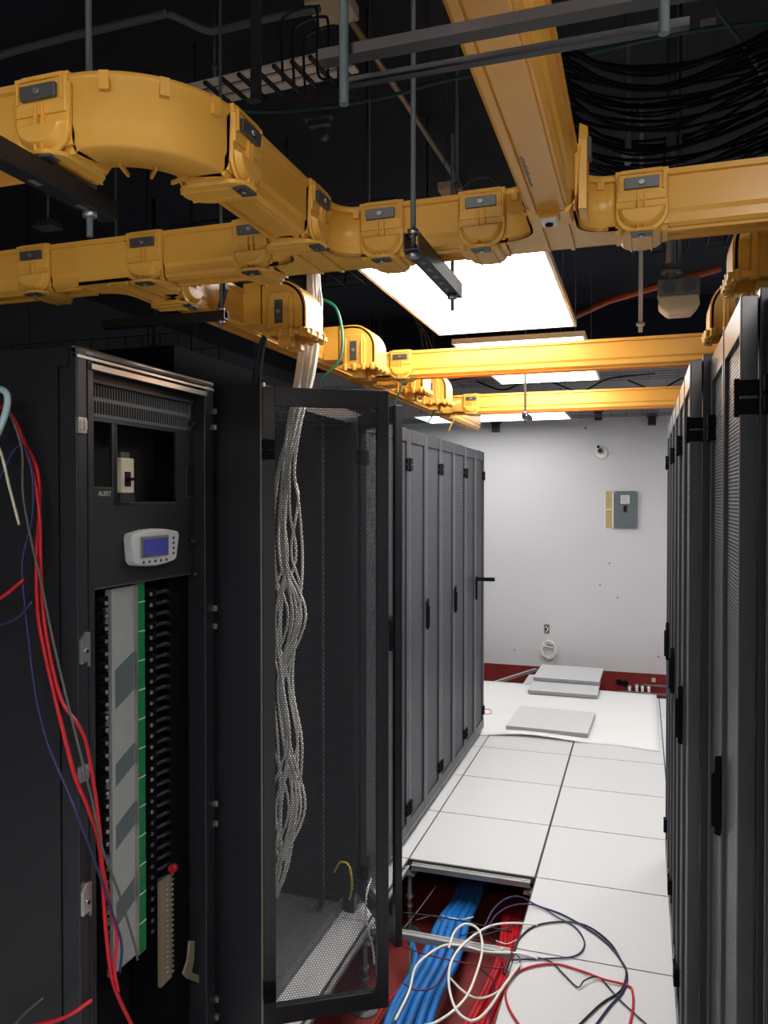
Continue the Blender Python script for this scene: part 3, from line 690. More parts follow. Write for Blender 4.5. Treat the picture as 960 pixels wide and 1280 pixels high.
# slab/side cabinet corner pieces between the power cabinet and the open rack are the rack's own side panel
# small clips on it
# ------------------------------------------------------------------ power cabinet at left
PX, PY, PW, PD = -1.22, 1.485, .60, .9
t = thing('power_cabinet', 'black power distribution cabinet at left with vents, display and breaker strips', 'power cabinet', (PX, PY, 0), pi/2)
f = MB()
f.box(0, .034, 0, .05, 0, 2.0).box(.040, .064, .004, .05, 0, 1.99).box(.03, .042, .012, .05, 0, 1.98)
f.box(PW-.05, PW, 0, .06, 0, 1.985).box(0, .04, PD-.04, PD, 0, 2.0).box(PW-.04, PW, PD-.04, PD, 0, 2.0)
f.box(.05, PW-.05, .03, .06, 1.93, 1.985).box(.05, PW-.05, .0, .06, .0, .06).box(0, PW, PD-.03, PD, .0, .06)
f.build('frame', M['rack'], t, bevel=.003)
b = MB(); b.cyl((.0, .008, 1.994), (PW, .008, 1.994), .008, 10); b.box(.05, PW-.04, -.002, .012, 1.955, 1.968).box(0, PW, -.002, .012, 1.975, 1.981)
tag(b.build('top_trim', M['alu'], t), 'bright metal trim bar')
MB().box(.0, PW, .02, PD, 1.99, 2.0).build('top_panel', M['rack'], t)
sp = MB(); sp.box(-.004, 0, .05, PD-.03, .03, 1.96); sp.box(-.006, -.001, .02, PD-.03, 1.955, 1.998).build('side_panel', M['black'], t)
MB().box(PW, PW+.002, .06, PD, .03, 1.97).build('side_panel', M['rack'], t)
MB().box(.02, PW-.02, PD-.01, PD, .05, 1.95).build('back_panel', M['blackm'], t)
def py(u, X=-1.26): # local x of a column on the panel plane
    return P(u, 600, X=X).y-PY
def pzv(u, v, X=-1.26): return P(u, v, X=X).z
# upper front panel with openings: pieces around them
pp = MB(); a0, a1 = .05, .565
o1 = (.05, py(140)); o2 = (py(146), py(220)); zt, zm, zb = 1.842, 1.645, 1.432
ptop = 1.945
pp.box(a0, a1, .04, .046, zt, ptop)
pp.box(o1[1], o2[0], .04, .046, zm, zt).box(o2[1], a1, .04, .046, zm, zt).box(a0, a1, .04, .046, zb, zm).box(a0, o1[1], .04, .046, zm, 1.682)
fp = pp.build('front_panel', M['ppanel'], t)
bk = MB().box(a0, o1[1]+.01, .12, .125, 1.66, zt+.01).box(o2[0]-.01, o2[1]+.01, .12, .125, zm-.01, zt+.01); bk.build('recess_back', M['slot'], fp)
vp = MB().box(a0+.001, a1-.03, .038, .040, 1.852, 1.942); tag(vp.build('vent_plate', M['vent'], fp), 'greyer vent plate')
vs = MB()
for r_, (z0, z1, x0) in enumerate(((1.900, 1.934, .083), (1.860, 1.890, .055))):
    x = x0
    while x < a1-.045: vs.box(x, x+.0055, .0372, .0379, z0, z1); x += .0105
vs.build('vent_slot', M['slot'], fp)
ed = MB(); ed.box(o2[0], o2[1], .0385, .040, zm-.004, zm).box(a0, o1[1], .0385, .040, 1.678, 1.682).box(o2[0]-.003, o2[0], .0385, .040, zm, zt).box(a0, a1, .0385, .040, zb, zb+.004)
tag(ed.build('opening_trim', M['clip'], fp), 'grey opening edge')
x0 = py(233); x1 = py(241)
MB().box(x0, x1, .0375, .0399, 1.66, 1.748).build('vent_slot', M['slot'], fp)
MB().box(x0-.003, x1+.003, .038, .0399, 1.656, 1.660).box(x0-.003, x0, .038, .0399, 1.66, 1.748).box(x1, x1+.003, .038, .0399, 1.66, 1.748).build('slot_frame', M['clip'], fp)
for u, v in ((237, 530), (237, 676), (240, 717)):
    z = pzv(u, v); MB().cyl((py(u), .040, z), (py(u), .022, z), .008, 14).cyl((py(u), .022, z), (py(u), .018, z), .005, 10).build('quarter_turn_latch', M['black'], fp)
# little lettering under the slots
def text(body, size, loc, rot, m, parent, name='lettering'):
    cu = bpy.data.curves.new(name, 'FONT'); cu.body = body; cu.size = size; cu.extrude = .0003
    o = bpy.data.objects.new(name, cu); C.objects.link(o); dg = bpy.context.evaluated_depsgraph_get()
    me = bpy.data.meshes.new_from_object(o.evaluated_get(dg)); bpy.data.objects.remove(o)
    k = bpy.data.objects.new(name, me); me.materials.clear(); me.materials.append(m); C.objects.link(k); k.parent = parent; k.location = loc; k.rotation_euler = rot
    return k
text('ALERT', .017, (py(122.5), .0393, 1.660), (pi/2, 0, 0), M['label'], fp)
MB().box(o2[0], o2[0]+.06, .030, .060, 1.645, 1.667).build('breaker_plate', M['ppanel'], fp)
text('225A', .011, (py(148.5), .0275, 1.655), (pi/2, 0, 0), M['clip'], fp)
# breaker in the recess
b0, b1 = py(147), py(163)
br = MB().box(b0, b1, .028, .050, 1.668, 1.757).build('breaker', M['cream'], fp, bevel=.003)
MB().box(b0+.012, b1-.016, .0265, .030, 1.684, 1.722).build('switch_slot', M['slot'], br)
MB().box(b0+.018, b1-.004, .016, .028, 1.700, 1.707).build('toggle', M['blackm'], br)
MB().box(b0+.005, b1-.012, .034, .05, 1.757, 1.772).build('terminal', M['clip'], br)
# display
cx = py(186); dz = pzv(186, 684); w2 = .115; h2 = .050
outl = [(-w2*.92, -h2*.62), (-w2*.99, h2*.62), (-w2*.93, h2*.82), (-w2*.45, h2*.98), (0, h2*1.02), (w2*.45, h2*.98), (w2*.93, h2*.82), (w2*.99, h2*.62), (w2*.86, -h2*.70), (w2*.76, -h2*.84), (w2*.4, -h2*.96), (0, -h2*1.02), (-w2*.4, -h2*.96), (-w2*.80, -h2*.84)]
ds = MB().prism(outl, lambda a, b: (cx+a, .040, dz+b), lambda a, b: (cx+a*.96, .016, dz+b*.95)).build('display_unit', M['disp'], t, bevel=.004)
MB().box(cx-.072, cx+.052, .012, .0165, dz-.024, dz+.032).build('bezel', M['dsteel'], ds, bevel=.002)
MB().box(cx-.064, cx+.044, .0105, .0122, dz-.018, dz+.024).build('screen', M['lcd'], ds)
bt = MB()
for k in range(5): bt.cyl((cx-.06+k*.026, .018, dz-.036), (cx-.06+k*.026, .0135, dz-.036), .004, 8)
for k in range(4): bt.cyl((cx+.078, .018, dz+.022-k*.014), (cx+.078, .0135, dz+.022-k*.014), .004, 8)
bt.build('button', M['clip'], ds)
# lower bay
y_ = .05
xs = lambda u: P(u, 900, X=-1.275).y-PY
pl = MB().box(xs(139), xs(168), .055, .062, .44, 1.425); pl.box(xs(136), xs(140), .045, .064, .44, 1.425)
pt = pl.build('busbar_plate', M['busp'], t)
for z in (1.36, 1.10, .92, .74, .60): MB().box(xs(131), xs(139), .05, .06, z-.02, z+.02).build('busbar_tab', M['dsteel'], pt)
for z, h in ((1.18, .05), (.96, .028), (.80, .03), (.60, .03)):
    MB().prism([(xs(140), z-h-.02), (xs(167), z-h+.02), (xs(167), z+h+.02), (xs(140), z+h-.02)], lambda a, b: (a, .0535, b), lambda a, b: (a, .055, b)).build('busbar_bracket', M['panel'], pt)
gr = MB().box(xs(169.5), xs(177.5), .045, .062, .44, 1.43).build('terminal_strip', M['green'], t)
k_ = MB()
for k in range(12): k_.box(xs(169.5), xs(177.5), .044, .045, .52+k*.078, .523+k*.078)
k_.build('strip_marker', M['label'], gr)
MB().box(xs(168), xs(169.3), .045, .06, .44, 1.43).build('strip_rail', M['alu'], gr)
def brk(x0, x1, n, label, lit=True):
    z0, z1 = .46, 1.41; dz_ = (z1-z0)/n
    for k in range(n):
        z = z0+dz_*k
        b_ = MB().box(x0, x1, .055, .12, z+.002, z+dz_-.002).box(x0+.004, x0+(x1-x0)*.6, .044, .055, z+dz_*.25, z+dz_*.7)
        q = b_.build('circuit_breaker', M['blackm'], t)
        MB().cyl((x0+.012, .0435, z+dz_*.5), (x0+.012, .040, z+dz_*.5), .0052, 8).build('terminal_screw', M['bolt'] if k > n*.32 else M['clip'], q)
brk(xs(124), xs(136), 30, '')
brk(xs(181), xs(196), 32, '')
b_ = MB()
for k in range(32):
    z = .46+.95/32*k; b_.tube([(xs(196), .06, z+.012), (xs(203), .045, z+.016), (xs(212), .06, z+.004), (xs(216), .12, z)], .006, 6)
tag(b_.build('breaker_lead', M['bcab'], t), kind=None)
MB().box(xs(218), PW-.05, .07, .2, .05, 1.43).build('bay_liner', M['blackm'], t)
MB().box(.05, PW-.05, .25, .26, .05, 1.9).build('bay_back', M['slot'], t)
# latches on the near post (silver)
def latch(u, v, shape):
    z = P(u, v, X=PX).z; q = MB()
    if shape == 'cage': q.box(-.006, .022, -.010, .0, z-.018, z+.018).box(-.004, .006, -.013, -.010, z-.012, z+.010).box(.010, .020, -.013, -.010, z-.010, z+.012)
    else: q.prism([(.004, z-.030), (.028, z-.026), (.028, z-.040), (.034, z-.038), (.034, z+.040), (.018, z+.042), (.004, z+.026)], lambda a, b: (a-.002, -.008, b), lambda a, b: (a-.002, 0, b)).cyl((.016, -.012, z), (.016, -.008, z), .006)
    o = q.build('latch_catch', M['bolt'], t, bevel=.001)
    if shape != 'cage': MB().box(.012, .020, -.0128, -.0121, z-.006, z+.002).build('keyhole', M['slot'], o)
latch(101, 532, 'cage'); latch(107, 812, 'plate'); latch(101, 967, 'cage'); latch(107, 1125, 'plate')
# clips on the far post
for v in (515, 535, 760, 782, 1003, 1028, 1248, 1270):
    z = P(270, v, X=PX).z; MB().box(PW-.006, PW+.004, -.010, .004, z-.008, z+.008).build('post_clip', M['bolt'], t, bevel=.001)
# odd bits at the bottom of the bay
q = MB(); x0 = xs(190); z0, z1 = .31, .60
q.box(x0, xs(204), .030, .040, z0, z1); bus = q.build('earth_bar', M['tan'], t)
q = MB()
for k in range(20): q.cyl((xs(198), .030, z0+.012+k*.0145), (xs(198), .026, z0+.012+k*.0145), .0035, 6); q.cyl((xs(206), .034, z0+.012+k*.0145), (xs(206), .030, z0+.012+k*.0145), .004, 6)
q.build('screw', M['bolt'], bus)
q = MB().cyl((xs(204), .03, z1+.014), (xs(208), .03, z1+.014), .012, 10); tag(q.build('red_knob', M['redb'], bus), 'red knob')
hz = lambda u, v: (xs(u), P(u, v, X=-1.25).z)
pts = [hz(225, 1186), hz(232, 1186), hz(231, 1210), hz(228, 1226), hz(242, 1232), hz(249, 1252), hz(242, 1257), hz(237, 1240), hz(222, 1234), hz(217, 1228), hz(223, 1210)]
MB().prism(pts, lambda a, b: (a, .026, b), lambda a, b: (a, .032, b)).build('swan_neck_bracket', M['tan'], t, bevel=.001)

# cables hanging over the cabinet side
def hang(pts, r, m, label, name='hanging_cable', off=.0):
    o = []
    for (u, v) in pts:
        p_ = P(u, v, Y=1.455-off) if u < 108 else P(u, v, X=-1.20+off)
        o.append(p_)
    return cable(name, o, r, m, label, group='loose cables over the power cabinet')
hang([(-15, 500), (12, 516), (30, 552), (47, 590), (49, 640), (46, 690), (47, 760), (55, 810), (72, 885), (92, 965), (110, 1010), (123, 1050), (128, 1100), (133, 1170), (142, 1230), (163, 1278), (175, 1300)], .0048, M['redc'], 'thick red cable running down the side of the black cabinet')
hang([(-15, 505), (10, 514), (28, 548), (43, 600), (50, 650), (51, 700), (56, 780), (75, 870), (97, 905), (108, 930), (118, 985), (125, 1040), (128, 1080), (137, 1130), (146, 1170), (143, 1210), (148, 1240)], .0042, M['redc'], 'second red cable beside the thicker one on the cabinet side', off=.012)
hang([(-20, 640), (20, 560), (38, 580), (41, 640), (30, 690), (28, 720), (36, 800), (45, 870), (60, 930), (85, 990), (100, 1028), (118, 1075), (140, 1140), (152, 1180), (150, 1215)], .0032, M['navy'], 'dark blue cable dangling across the cabinet side', off=.02)
hang([(10, 510), (27, 560), (29, 620), (40, 680), (52, 730), (66, 800), (85, 880), (100, 940), (115, 1000), (128, 1060), (150, 1120), (168, 1180), (172, 1200)], .0028, M['grayc'], 'dark grey wire hanging with the red cables on the cabinet', off=.028)
hang([(-40, 770), (0, 748), (30, 724)], .0042, M['redc'], 'short red cable end poking in at the left edge', off=.03)
hang([(-40, 790), (0, 781), (22, 772), (40, 752)], .003, M['navy'], 'short dark blue wire at the left edge under the red end', off=.03)
hang([(-60, 1310), (30, 1285), (80, 1272), (115, 1250)], .0045, M['redc'], 'red cable end at the lower left corner', off=.05)
hang([(10, 1290), (30, 1268), (53, 1248)], .0025, M['grayc'], 'thin grey wire end at the lower left corner', off=.05)
hang([(-20, 530), (0, 563), (12, 610), (24, 656)], .0032, M['cream'], 'pale wire with a cut end hanging at the left edge', off=.05)
p_ = [P(u, v, Y=1.40) for u, v in ((-14, 560), (-2, 540), (8, 512), (9, 494), (2, 487), (-8, 490), (-16, 505), (-14, 540))]
cable('cable_tie_loop', p_, .0075, M['teal'], 'pale blue plastic loop at the left edge', 'plastic loop')

# ------------------------------------------------------------------ white cable bundle into the open rack
for i in range(13):
    a_ = i/12.0; jx = random.uniform(-1.6, 1.6)
    top = [(385+a_*14, 345), (383+a_*19, 380), (377+a_*22, 420), (370+a_*22, 470)]
    mid = [(360+a_*16, 530), (350+a_*18+jx*3, 580), (342+a_*26+jx*6, 640), (343+a_*30+jx*9, 700), (345+a_*28-jx*8, 770), (341+a_*24+jx*6, 850), (347+a_*30+jx*8, 930), (346+a_*26-jx*8, 1010), (342+a_*18+jx*5, 1080), (338+a_*8, 1122)]
    if i in (10, 12): mid[1] = (368, 590); mid[2] = (373, 625); mid[3] = (364+(i == 12)*14, 690); mid[4] = (376, 745)
    pts = [P(top[0][0], 330, Y=2.33)+Vector((0, .0, .25))]+[P(u, v, Y=2.30+random.uniform(-.012, .012)) for u, v in top]
    for k, (u, v) in enumerate(mid):
        yy = 2.30+.10*min(1, k/3)+random.uniform(-.015, .015); pts.append(P(u, v, Y=yy))
    cable('data_cable', pts, .0046, M['wcab'], 'white data cable in the bundle dropping into the open rack', group='white data cables in the open rack', n=6)
cable('earth_cable', [P(398, 372, Y=2.4), P(420, 385, Y=2.38), P(428, 420, Y=2.36), (P(424, 450, Y=2.34)), P(405, 474, Y=2.32), P(396, 500, Y=2.36)], .0045, M['gcab'], 'green earth cable arching above the open rack door')
for u, d_, l in ((318, 0, 'left'), (324, .02, 'right')):
    cable('power_lead', [P(330-(d_ > 0)*-3, 418, Y=2.12), P(324+(d_ > 0)*4, 440, Y=2.14), P(u, 474, Y=2.16), P(u-2, 500, Y=2.18)], .006, M['bcab'], 'thick black lead dropping from the first outlet, %s one of two' % l)
for k, (u0, v0, u1, v1, Y, m, l) in enumerate(((545, 500, 530, 535, 3.75, 'gcab', 'green wire dropping from the third outlet'), (500, 470, 492, 505, 3.2, 'gcab', 'green wire dropping beside the third outlet'), (571, 494, 560, 540, 4.45, 'yellc', 'yellow green wire dropping from the last outlet'))):
    cable('earth_wire', [P(u0, v0, Y=Y), P((u0+u1)/2+4, (v0+v1)/2, Y=Y), P(u1, v1, Y=Y)], .004, M[m], l)
cable('earth_wire', [P(418, 1090, Y=2.75), P(425, 1078, Y=2.7), P(436, 1082, Y=2.68), P(440, 1105, Y=2.66), P(437, 1125, Y=2.66)], .004, M['yellc'], 'yellow green wire looping low inside the open rack')
cable('data_cable', [P(464, 1098, Y=2.66), P(458, 1120, Y=2.6), P(458, 1150, Y=2.6), P(466, 1185, Y=2.62), P(468, 1205, Y=2.62)], .004, M['wcab'], 'short white cable hanging near the bottom of the open rack door')

# ------------------------------------------------------------------ floor trench cables
ZC = SUB+.16
def zrow(u, v, z): return P(u, v, Z=z)
for i in range(5):
    a_ = i/4.0+.02*sin(i*5); z = ZC-.02*abs(a_-.5)+.012*(i % 2)
    pts = [zrow(590+a_*22, 1060, z-.15), zrow(570+a_*27, 1122, z-.03), zrow(551+a_*33, 1150, z+.0), zrow(528+a_*42, 1200, z), zrow(503+a_*44, 1245, z), zrow(482+a_*50, 1290, z), zrow(462+a_*56, 1340, z), zrow(430+a_*66, 1420, z-.03)]
    cable('blue_cable', pts, .0155, M['blue'], ('leftmost', 'second from left', 'middle', 'second from right', 'rightmost')[i]+' of the thick blue cables bundled along the floor trench', group='blue cables in the floor trench', n=10)
cable('blue_cable', [zrow(496, 1160, -.2), zrow(510, 1172, -.2), zrow(519, 1195, -.18), zrow(512, 1220, -.17), zrow(492, 1255, -.17), zrow(476, 1300, -.18)], .012, M['blue'], 'single blue cable curving left of the blue bundle')
for i in range(7):
    a_ = i/6.0; z = ZC-.02+.01*sin(i*2)
    pts = [zrow(632+a_*28, 1135, z-.06), zrow(628+a_*26, 1165, z-.01), zrow(622+a_*28, 1200, z), zrow(604+a_*32, 1240, z), zrow(583+a_*40, 1280, z), zrow(560+a_*48, 1330, z), zrow(535+a_*55, 1400, z)]
    cable('red_cable', pts, .0105, M['redc'], 'thick red cable in the bundle at the aisle side of the trench', group='red cables in the floor trench', n=8)
# cable ties
for pts_, l in (([(553, 1145), (566, 1148), (580, 1149), (592, 1146)], 'white tie around the blue cable bundle'), ([(620, 1176), (634, 1180), (646, 1175), (656, 1178)], 'white tie around the red cable bundle')):
    cable('cable_tie', [zrow(u, v, ZC+.018) for u, v in pts_], .0025, M['wcab'], l, 'cable tie')
# thin wires in the trench
tw = [([(500, 1140), (560, 1148), (640, 1165)], 'bcab'), ([(505, 1160), (525, 1135), (545, 1108)], 'grayc'), ([(495, 1180), (540, 1195), (620, 1210), (655, 1205)], 'maroon'),
      ([(505, 1230), (522, 1238), (545, 1232), (562, 1205), (590, 1175), (640, 1190)], 'maroon'), ([(515, 1165), (512, 1200), (514, 1230), (500, 1260), (486, 1285)], 'gcab'),
      ([(578, 1180), (600, 1170), (640, 1158), (670, 1138)], 'dgreen'), ([(600, 1210), (618, 1230), (612, 1270), (616, 1290)], 'navy'), ([(575, 1170), (600, 1165), (618, 1180), (612, 1200)], 'bcab'),
      ([(520, 1150), (545, 1145), (560, 1160)], 'grayc'), ([(620, 1175), (628, 1200), (635, 1225)], 'redc')]
for k, (ps, m) in enumerate(tw):
    nm = {'bcab': 'black', 'grayc': 'grey', 'maroon': 'maroon', 'gcab': 'green', 'dgreen': 'dark green', 'navy': 'navy', 'redc': 'red'}[m]
    cable('thin_wire', [zrow(u, v, -.09-.008*k) for u, v in ps], .0028, M[m], 'thin %s wire in the floor trench, %s' % (nm, ('crossing behind the white loops near the far edge', 'rising steeply near the far pedestal', 'running across just past the middle stringer', 'curving under the blue bundle ties', 'trailing down beside the single blue cable', 'slanting up to the aisle side corner', 'hanging among the red cables', 'bent in a small arc inside the white loops', 'short piece by the far left corner', 'short piece over the red bundle')[k]), group='thin wires in the trench', n=6)
# white looping cable over trench
zz = -.02
cable('white_patch_cable', [zrow(494, 1275, zz), zrow(511, 1240, zz), zrow(520, 1208, .01), zrow(540, 1190, .01), zrow(560, 1181, .012), zrow(585, 1184, .012), zrow(610, 1190, .012), zrow(650, 1192, .01), zrow(672, 1198, .008)], .0045, M['wcab'], 'white cable arching over the middle stringer from the lower left')
cable('white_patch_cable', [zrow(672, 1156, .008), zrow(640, 1154, .02), zrow(612, 1158, .02), zrow(585, 1175, .03), zrow(565, 1200, .03), zrow(561, 1230, .03), zrow(570, 1262, .03), zrow(590, 1276, .03), zrow(610, 1262, .03), zrow(630, 1232, .02), zrow(650, 1205, .02)], .0045, M['wcab'], 'white cable in a large oval loop above the red cables')
cable('white_patch_cable', [zrow(561, 1185, .02), zrow(568, 1165, .03), zrow(582, 1155, .04), zrow(598, 1162, .04), zrow(603, 1185, .04), zrow(596, 1215, .04), zrow(580, 1250, .03), zrow(545, 1278, .02), zrow(510, 1284, .0)], .0045, M['wcab'], 'white cable looping up over the blue bundle and to the lower left')
cable('white_patch_cable', [zrow(562, 1222, -.05), zrow(580, 1240, -.05), zrow(600, 1248, -.04), zrow(625, 1238, -.02), zrow(647, 1212, .01)], .004, M['wcab'], 'white cable sagging lowest between the stringer and the red cables')
# cables on the tiles
zf = .006
cable('loose_cable', [zrow(605, 1160, .01), zrow(616, 1138, .03), zrow(632, 1124, .04), zrow(650, 1121, .03), zrow(672, 1132, zf), zrow(700, 1142, zf), zrow(730, 1158, zf), zrow(760, 1180, zf), zrow(779, 1205, zf), zrow(784, 1222, zf), zrow(778, 1240, zf), zrow(762, 1258, zf), zrow(742, 1285, zf)], .0036, M['navy'], 'navy cable making the biggest loop over the white tiles')
cable('loose_cable', [zrow(606, 1165, .01), zrow(622, 1142, .03), zrow(645, 1131, .03), zrow(672, 1132, zf+.006), zrow(696, 1146, zf), zrow(718, 1158, zf), zrow(730, 1175, zf), zrow(728, 1188, zf), zrow(715, 1196, zf), zrow(690, 1198, zf), zrow(660, 1199, zf), zrow(640, 1200, .01)], .003, M['navy'], 'navy cable in a short loop beside the trench corner')
cable('loose_cable', [zrow(632, 1210, .01), zrow(642, 1188, .01), zrow(650, 1172, zf), zrow(670, 1157, zf), zrow(705, 1152, zf), zrow(735, 1158, zf), zrow(762, 1178, zf), zrow(776, 1200, zf), zrow(783, 1215, zf+.006), zrow(776, 1238, zf), zrow(750, 1256, zf), zrow(715, 1290, zf)], .0036, M['bcab'], 'black cable looping across the white tiles')
cable('loose_cable', [zrow(640, 1190, .012), zrow(660, 1194, zf), zrow(688, 1202, zf), zrow(705, 1218, zf), zrow(722, 1234, zf), zrow(730, 1226, .015), zrow(742, 1221, .015), zrow(752, 1224, zf), zrow(775, 1250, zf), zrow(810, 1282, zf)], .0026, M['bcab'], 'thin black wire with a kink across the tiles')
cable('loose_cable', [zrow(655, 1290, zf), zrow(637, 1262, zf), zrow(632, 1240, zf), zrow(640, 1220, zf), zrow(665, 1208, zf), zrow(695, 1205, zf), zrow(722, 1212, zf), zrow(755, 1224, zf+.004), zrow(785, 1232, zf), zrow(791, 1242, zf), zrow(791, 1262, zf), zrow(786, 1285, zf)], .004, M['redc'], 'red cable in a wide loop on the nearest white tile')
cable('loose_cable', [zrow(648, 1215, .01), zrow(650, 1200, .012), zrow(645, 1193, .012), zrow(638, 1196, .012), zrow(634, 1212, .01)], .003, M['grayc'], 'short grey curl of wire at the trench corner')
q = MB().tube([zrow(640, 1192, .02), zrow(634, 1206, .015), zrow(630, 1218, .0)], .006, 8); tag(q.build('cable_knot', M['bcab']), 'black taped knot of wires at the trench edge', 'cable knot')
# pipe in the trench
cable('trench_pipe', [(xa+.08, 2.2, SUB+.05), (xa+.10, 2.9, SUB+.05), (xa+.30, 3.3, SUB+.05)], .006, M['redc'], 'thin red conduit on the red subfloor under the blue cables', 'conduit')

# ------------------------------------------------------------------ far end of the aisle
# white sheet on floor with a wavy front edge
nx, ny = 40, 20; x0, x1, y0, y1 = -2.3, .12, 5.46, 7.02; vs = []; fs = []
for lay in (0, 1):
    for j in range(ny+1):
        for i in range(nx+1):
            u_ = i/nx; v_ = j/ny; x = x0+(x1-x0)*u_; y = y0+(y1-y0)*v_+.10*(1-u_)*(1 if j == ny else v_)
            if j < 3: y += (.03*sin(u_*9+1)+.015*sin(u_*23))*(1-j/3)
            z = .0035+.002*sin(x*5)*cos(y*4)**2+(.018*max(0, sin(u_*11+.5))*(1-j/3)**1 if j < 3 else 0)
            vs.append((x, y, z+(.003 if lay else -.001)))
N = (nx+1)*(ny+1)
for j in range(ny):
    for i in range(nx):
        a_ = j*(nx+1)+i; fs.append((a_+N, a_+1+N, a_+nx+2+N, a_+nx+1+N)); fs.append((a_, a_+nx+1, a_+nx+2, a_+1))
for i in range(nx): fs.append((i, i+1, i+1+N, i+N)); k = ny*(nx+1)+i; fs.append((k+1, k, k+N, k+1+N))
for j in range(ny): k = j*(nx+1); fs.append((k+nx+1, k, k+N, k+nx+1+N)); k += nx; fs.append((k, k+nx+1, k+nx+1+N, k+N))
tag(MB().add(vs, fs, True).build('floor_sheet', M['sheet']), 'large white protective sheet over the floor with a rippled front edge', 'floor sheet')
def loose_tile(x, y, z, rz, label):
    t = thing('floor_tile', label, 'floor tile', (x, y, z), rz, 'loose raised floor tiles')
    h = TS/2-.004
    MB().box(-h, h, -h, h, .030, .034).build('top_surface', M['tile'], t)
    MB().box(-h+.001, h-.001, -h+.001, h-.001, .004, .030).prism([(-h+.04, -h+.04), (h-.04, -h+.04), (h-.04, h-.04), (-h+.04, h-.04)], lambda a, b: (a, b, .004), lambda a, b: (a*.9, b*.9, 0)).build('tray', M['tilecore'], t)
loose_tile(-.625, 5.87, .008, radians(-2), 'speckled floor tile lying loose on the white sheet')
loose_tile(-.63, 6.98, .010, 0, 'lower loose floor tile of the pile at the far wall')
loose_tile(-.625, 7.32, .046, radians(-1), 'upper loose floor tile of the pile at the far wall')
# white board against the wall behind pile
cable('white_patch_cable', [P(603, 886, Z=.03), P(612, 887, Z=.03), P(614, 892, Z=.01), P(604, 893, Z=.008)], .003, M['redc'], 'small red wire end poking out by the last left rack')
# wall panel
def wp(u, v): return P(u, v, Y=YW)
a_ = wp(757, 614); b_ = wp(797, 660); c_ = wp(767, 640)
t = thing('electrical_panel', 'grey electrical breaker panel on the white far wall', 'electrical panel', (0, YW, 0))
MB().box(c_.x, b_.x, -.03, 0, b_.z, a_.z).build('cover', M['panel'], t, bevel=.003)
g_ = MB().box(a_.x, c_.x, -.003, 0, b_.z, a_.z).build('exposed_opening', M['plaster'], t)
MB().box(c_.x-.012, c_.x, -.02, -.003, b_.z, a_.z).box(a_.x-.006, a_.x, -.006, 0, b_.z, a_.z).box(a_.x, c_.x-.012, -.006, -.003, (a_.z+b_.z)/2-.004, (a_.z+b_.z)/2+.004).build('opening_rim', M['wcab'], g_)
l0 = wp(776, 619); l1 = wp(787, 629.5); lb = MB().box(l0.x, l1.x, -.032, -.030, l1.z, l0.z).build('rating_label', M['label'], t)
tx = MB()
for k in range(5): tx.box(l0.x+.008, l1.x-.008-.012*(k % 2), -.0325, -.032, l0.z-.012-k*.014, l0.z-.008-k*.014)
tx.build('printing', M['panel'], lb)
l0 = wp(779.5, 632); l1 = wp(783.5, 640); br = MB().box(l0.x, l1.x, -.038, -.030, l1.z, l0.z).build('breaker_toggle', M['slot'], t)
sc = MB()
for (x_, z_) in ((c_.x+.012, a_.z-.012), (b_.x-.012, a_.z-.012), (c_.x+.012, b_.z+.012), (b_.x-.012, b_.z+.012)): sc.cyl((x_, -.033, z_), (x_, -.030, z_), .005, 8)
sc.build('screw', M['bolt'], t)
# dome fitting
c = wp(752, 565)
t = thing('wall_sensor', 'small round white and grey fitting high on the far wall', 'wall fitting', c)
MB().cyl((0, 0, -.01), (0, -.03, -.01), .062, 24, .052).build('base_plate', M['white'], t)
MB().cyl((-.01, -.03, .01), (-.01, -.07, .01), .03, 18, .024).build('lens_housing', M['dsteel'], t)
MB().cyl((-.01, -.07, .01), (-.01, -.073, .01), .015, 14).cyl((-.03, -.02, .05), (-.03, -.04, .05), .014, 10).build('lens', M['slot'], t)
# socket and white coil
c = wp(683.5, 786)
t = thing('wall_socket', 'small grey outlet box above the white cable coil', 'wall socket', c)
MB().box(-.026, .026, -.012, 0, -.045, .045).build('plate', M['dsteel'], t, bevel=.003)
MB().box(-.012, .014, -.014, -.012, -.03, .03).build('recess', M['slot'], t)
MB().tube([(-.008, -.016, .025), (.012, -.02, .0), (-.006, -.018, -.03)], .005).build('tail', M['wcab'], t)
c = wp(686, 812); pts = []
for k in range(50):
    a_ = k/50*2*pi*4.2; rr = .072+.012*sin(k*.37); pts.append(c+Vector((rr*cos(a_+1.7)*.95+.01*sin(k*.21), -.012-.006*(k % 5), rr*sin(a_+1.7)*1.12)))
pts = [wp(686, 796)+Vector((0, -.01, 0))]+pts+[c+Vector((.05, -.02, .02))]
cable('cable_coil', pts, .0058, M['wcab'], 'coiled white cable hanging on the far wall', 'cable coil', n=6)
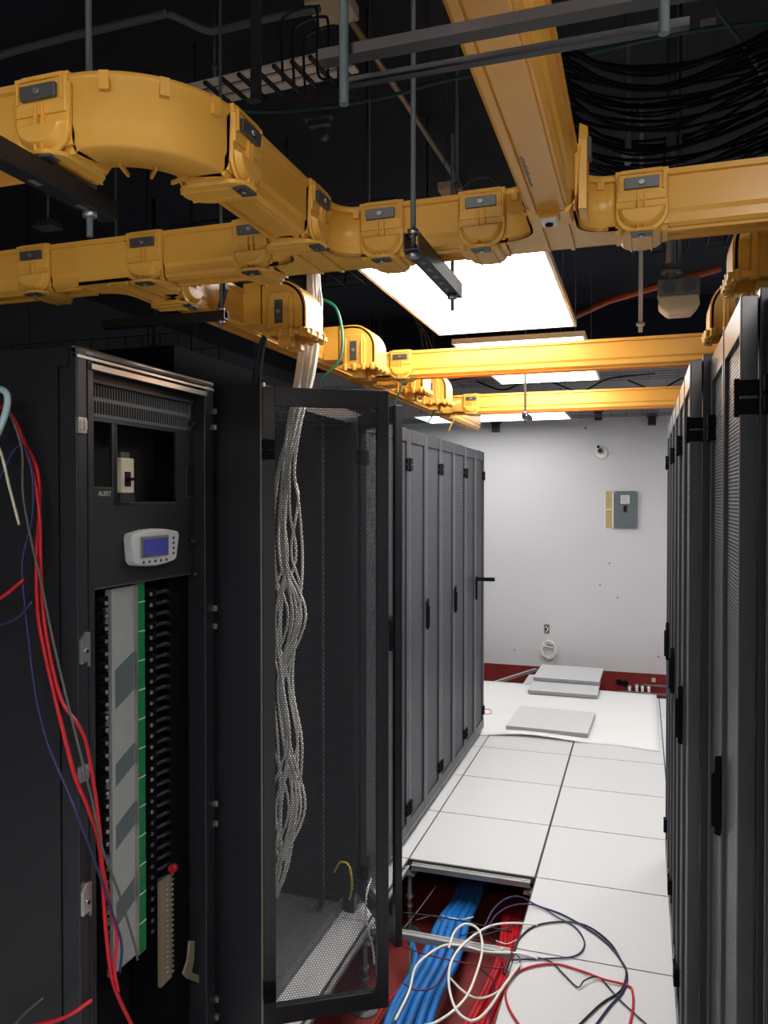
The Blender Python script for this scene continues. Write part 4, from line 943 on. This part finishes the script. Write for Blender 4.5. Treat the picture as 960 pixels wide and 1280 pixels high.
MB().cyl((0, 0, 0), (0, -.02, 0), .01)
# fittings in the low red wall opening
for k, (u, v) in enumerate(((787, 858), (796, 857), (803, 858), (811, 858))):
    c = P(u, v, Y=YW); t = thing('pipe_fitting', 'silver cable gland on the red wall base, %s of four' % ('leftmost', 'second from left', 'second from right', 'rightmost')[k], 'cable gland', (c.x, YW, c.z))
    MB().cyl((0, 0, 0), (0, -.03, 0), .022, 8).build('nut', M['bolt'], t); MB().tube([(0, -.03, 0), (.0, -.06, -.01), (.004, -.07, -.06)], .013, 8).build('elbow', M['white'], t)
for k, (u, v) in enumerate(((774, 852.5), (781.5, 854))):
    c = P(u, v, Y=YW); tag(MB().cyl(c, c+Vector((0, -.012, 0)), .028, 16).build('pipe_sleeve', M['blackm']), 'round dark pipe hole in the red wall base, %s one' % ('left', 'right')[k], 'pipe sleeve')
c = P(817, 850, Y=YW); tag(MB().box(c.x-.018, c.x+.018, YW-.012, YW, c.z-.02, c.z+.02).build('wall_patch', M['cream'], bevel=.003), 'small pale plate on the red wall base at right', 'plate')
c0 = P(790, 864, Y=YW-.1); tag(MB().box(c0.x-.1, c0.x+.3, YW-.12, YW-.1, c0.z-.02, c0.z).build('cable_channel', M['dsteel']), 'thin metal channel at the foot of the red wall base', 'channel')
for k, (u, v) in enumerate(((821, 848), (821, 860), (819, 856))):
    pass
for k in range(3):
    z = -.03-.075*k; tag(MB().box(.02, .35, YW-.35, YW-.33, z-.012, z).build('floor_stringer', M['steel']), 'short steel bar %s at the right end of the far pit' % ('topmost', 'middle', 'lowest')[k], 'floor stringer')
# wall scuffs
for k, (u, v) in enumerate(((750, 731), (772, 747), (823, 821), (762, 704), (643, 812), (732, 535))):
    c = wp(u, v); tag(MB().cyl(c, c+Vector((0, -.003, 0)), .009 if k < 5 else .014, 10).build('wall_plug', M['dsteel']), 'tiny grey plug mark on the far wall, %s' % ('below the grey panel', 'lower right of the panel', 'at the lower right', 'nearest beneath the panel', 'at the lower left', 'under the third duct')[k], 'wall mark')
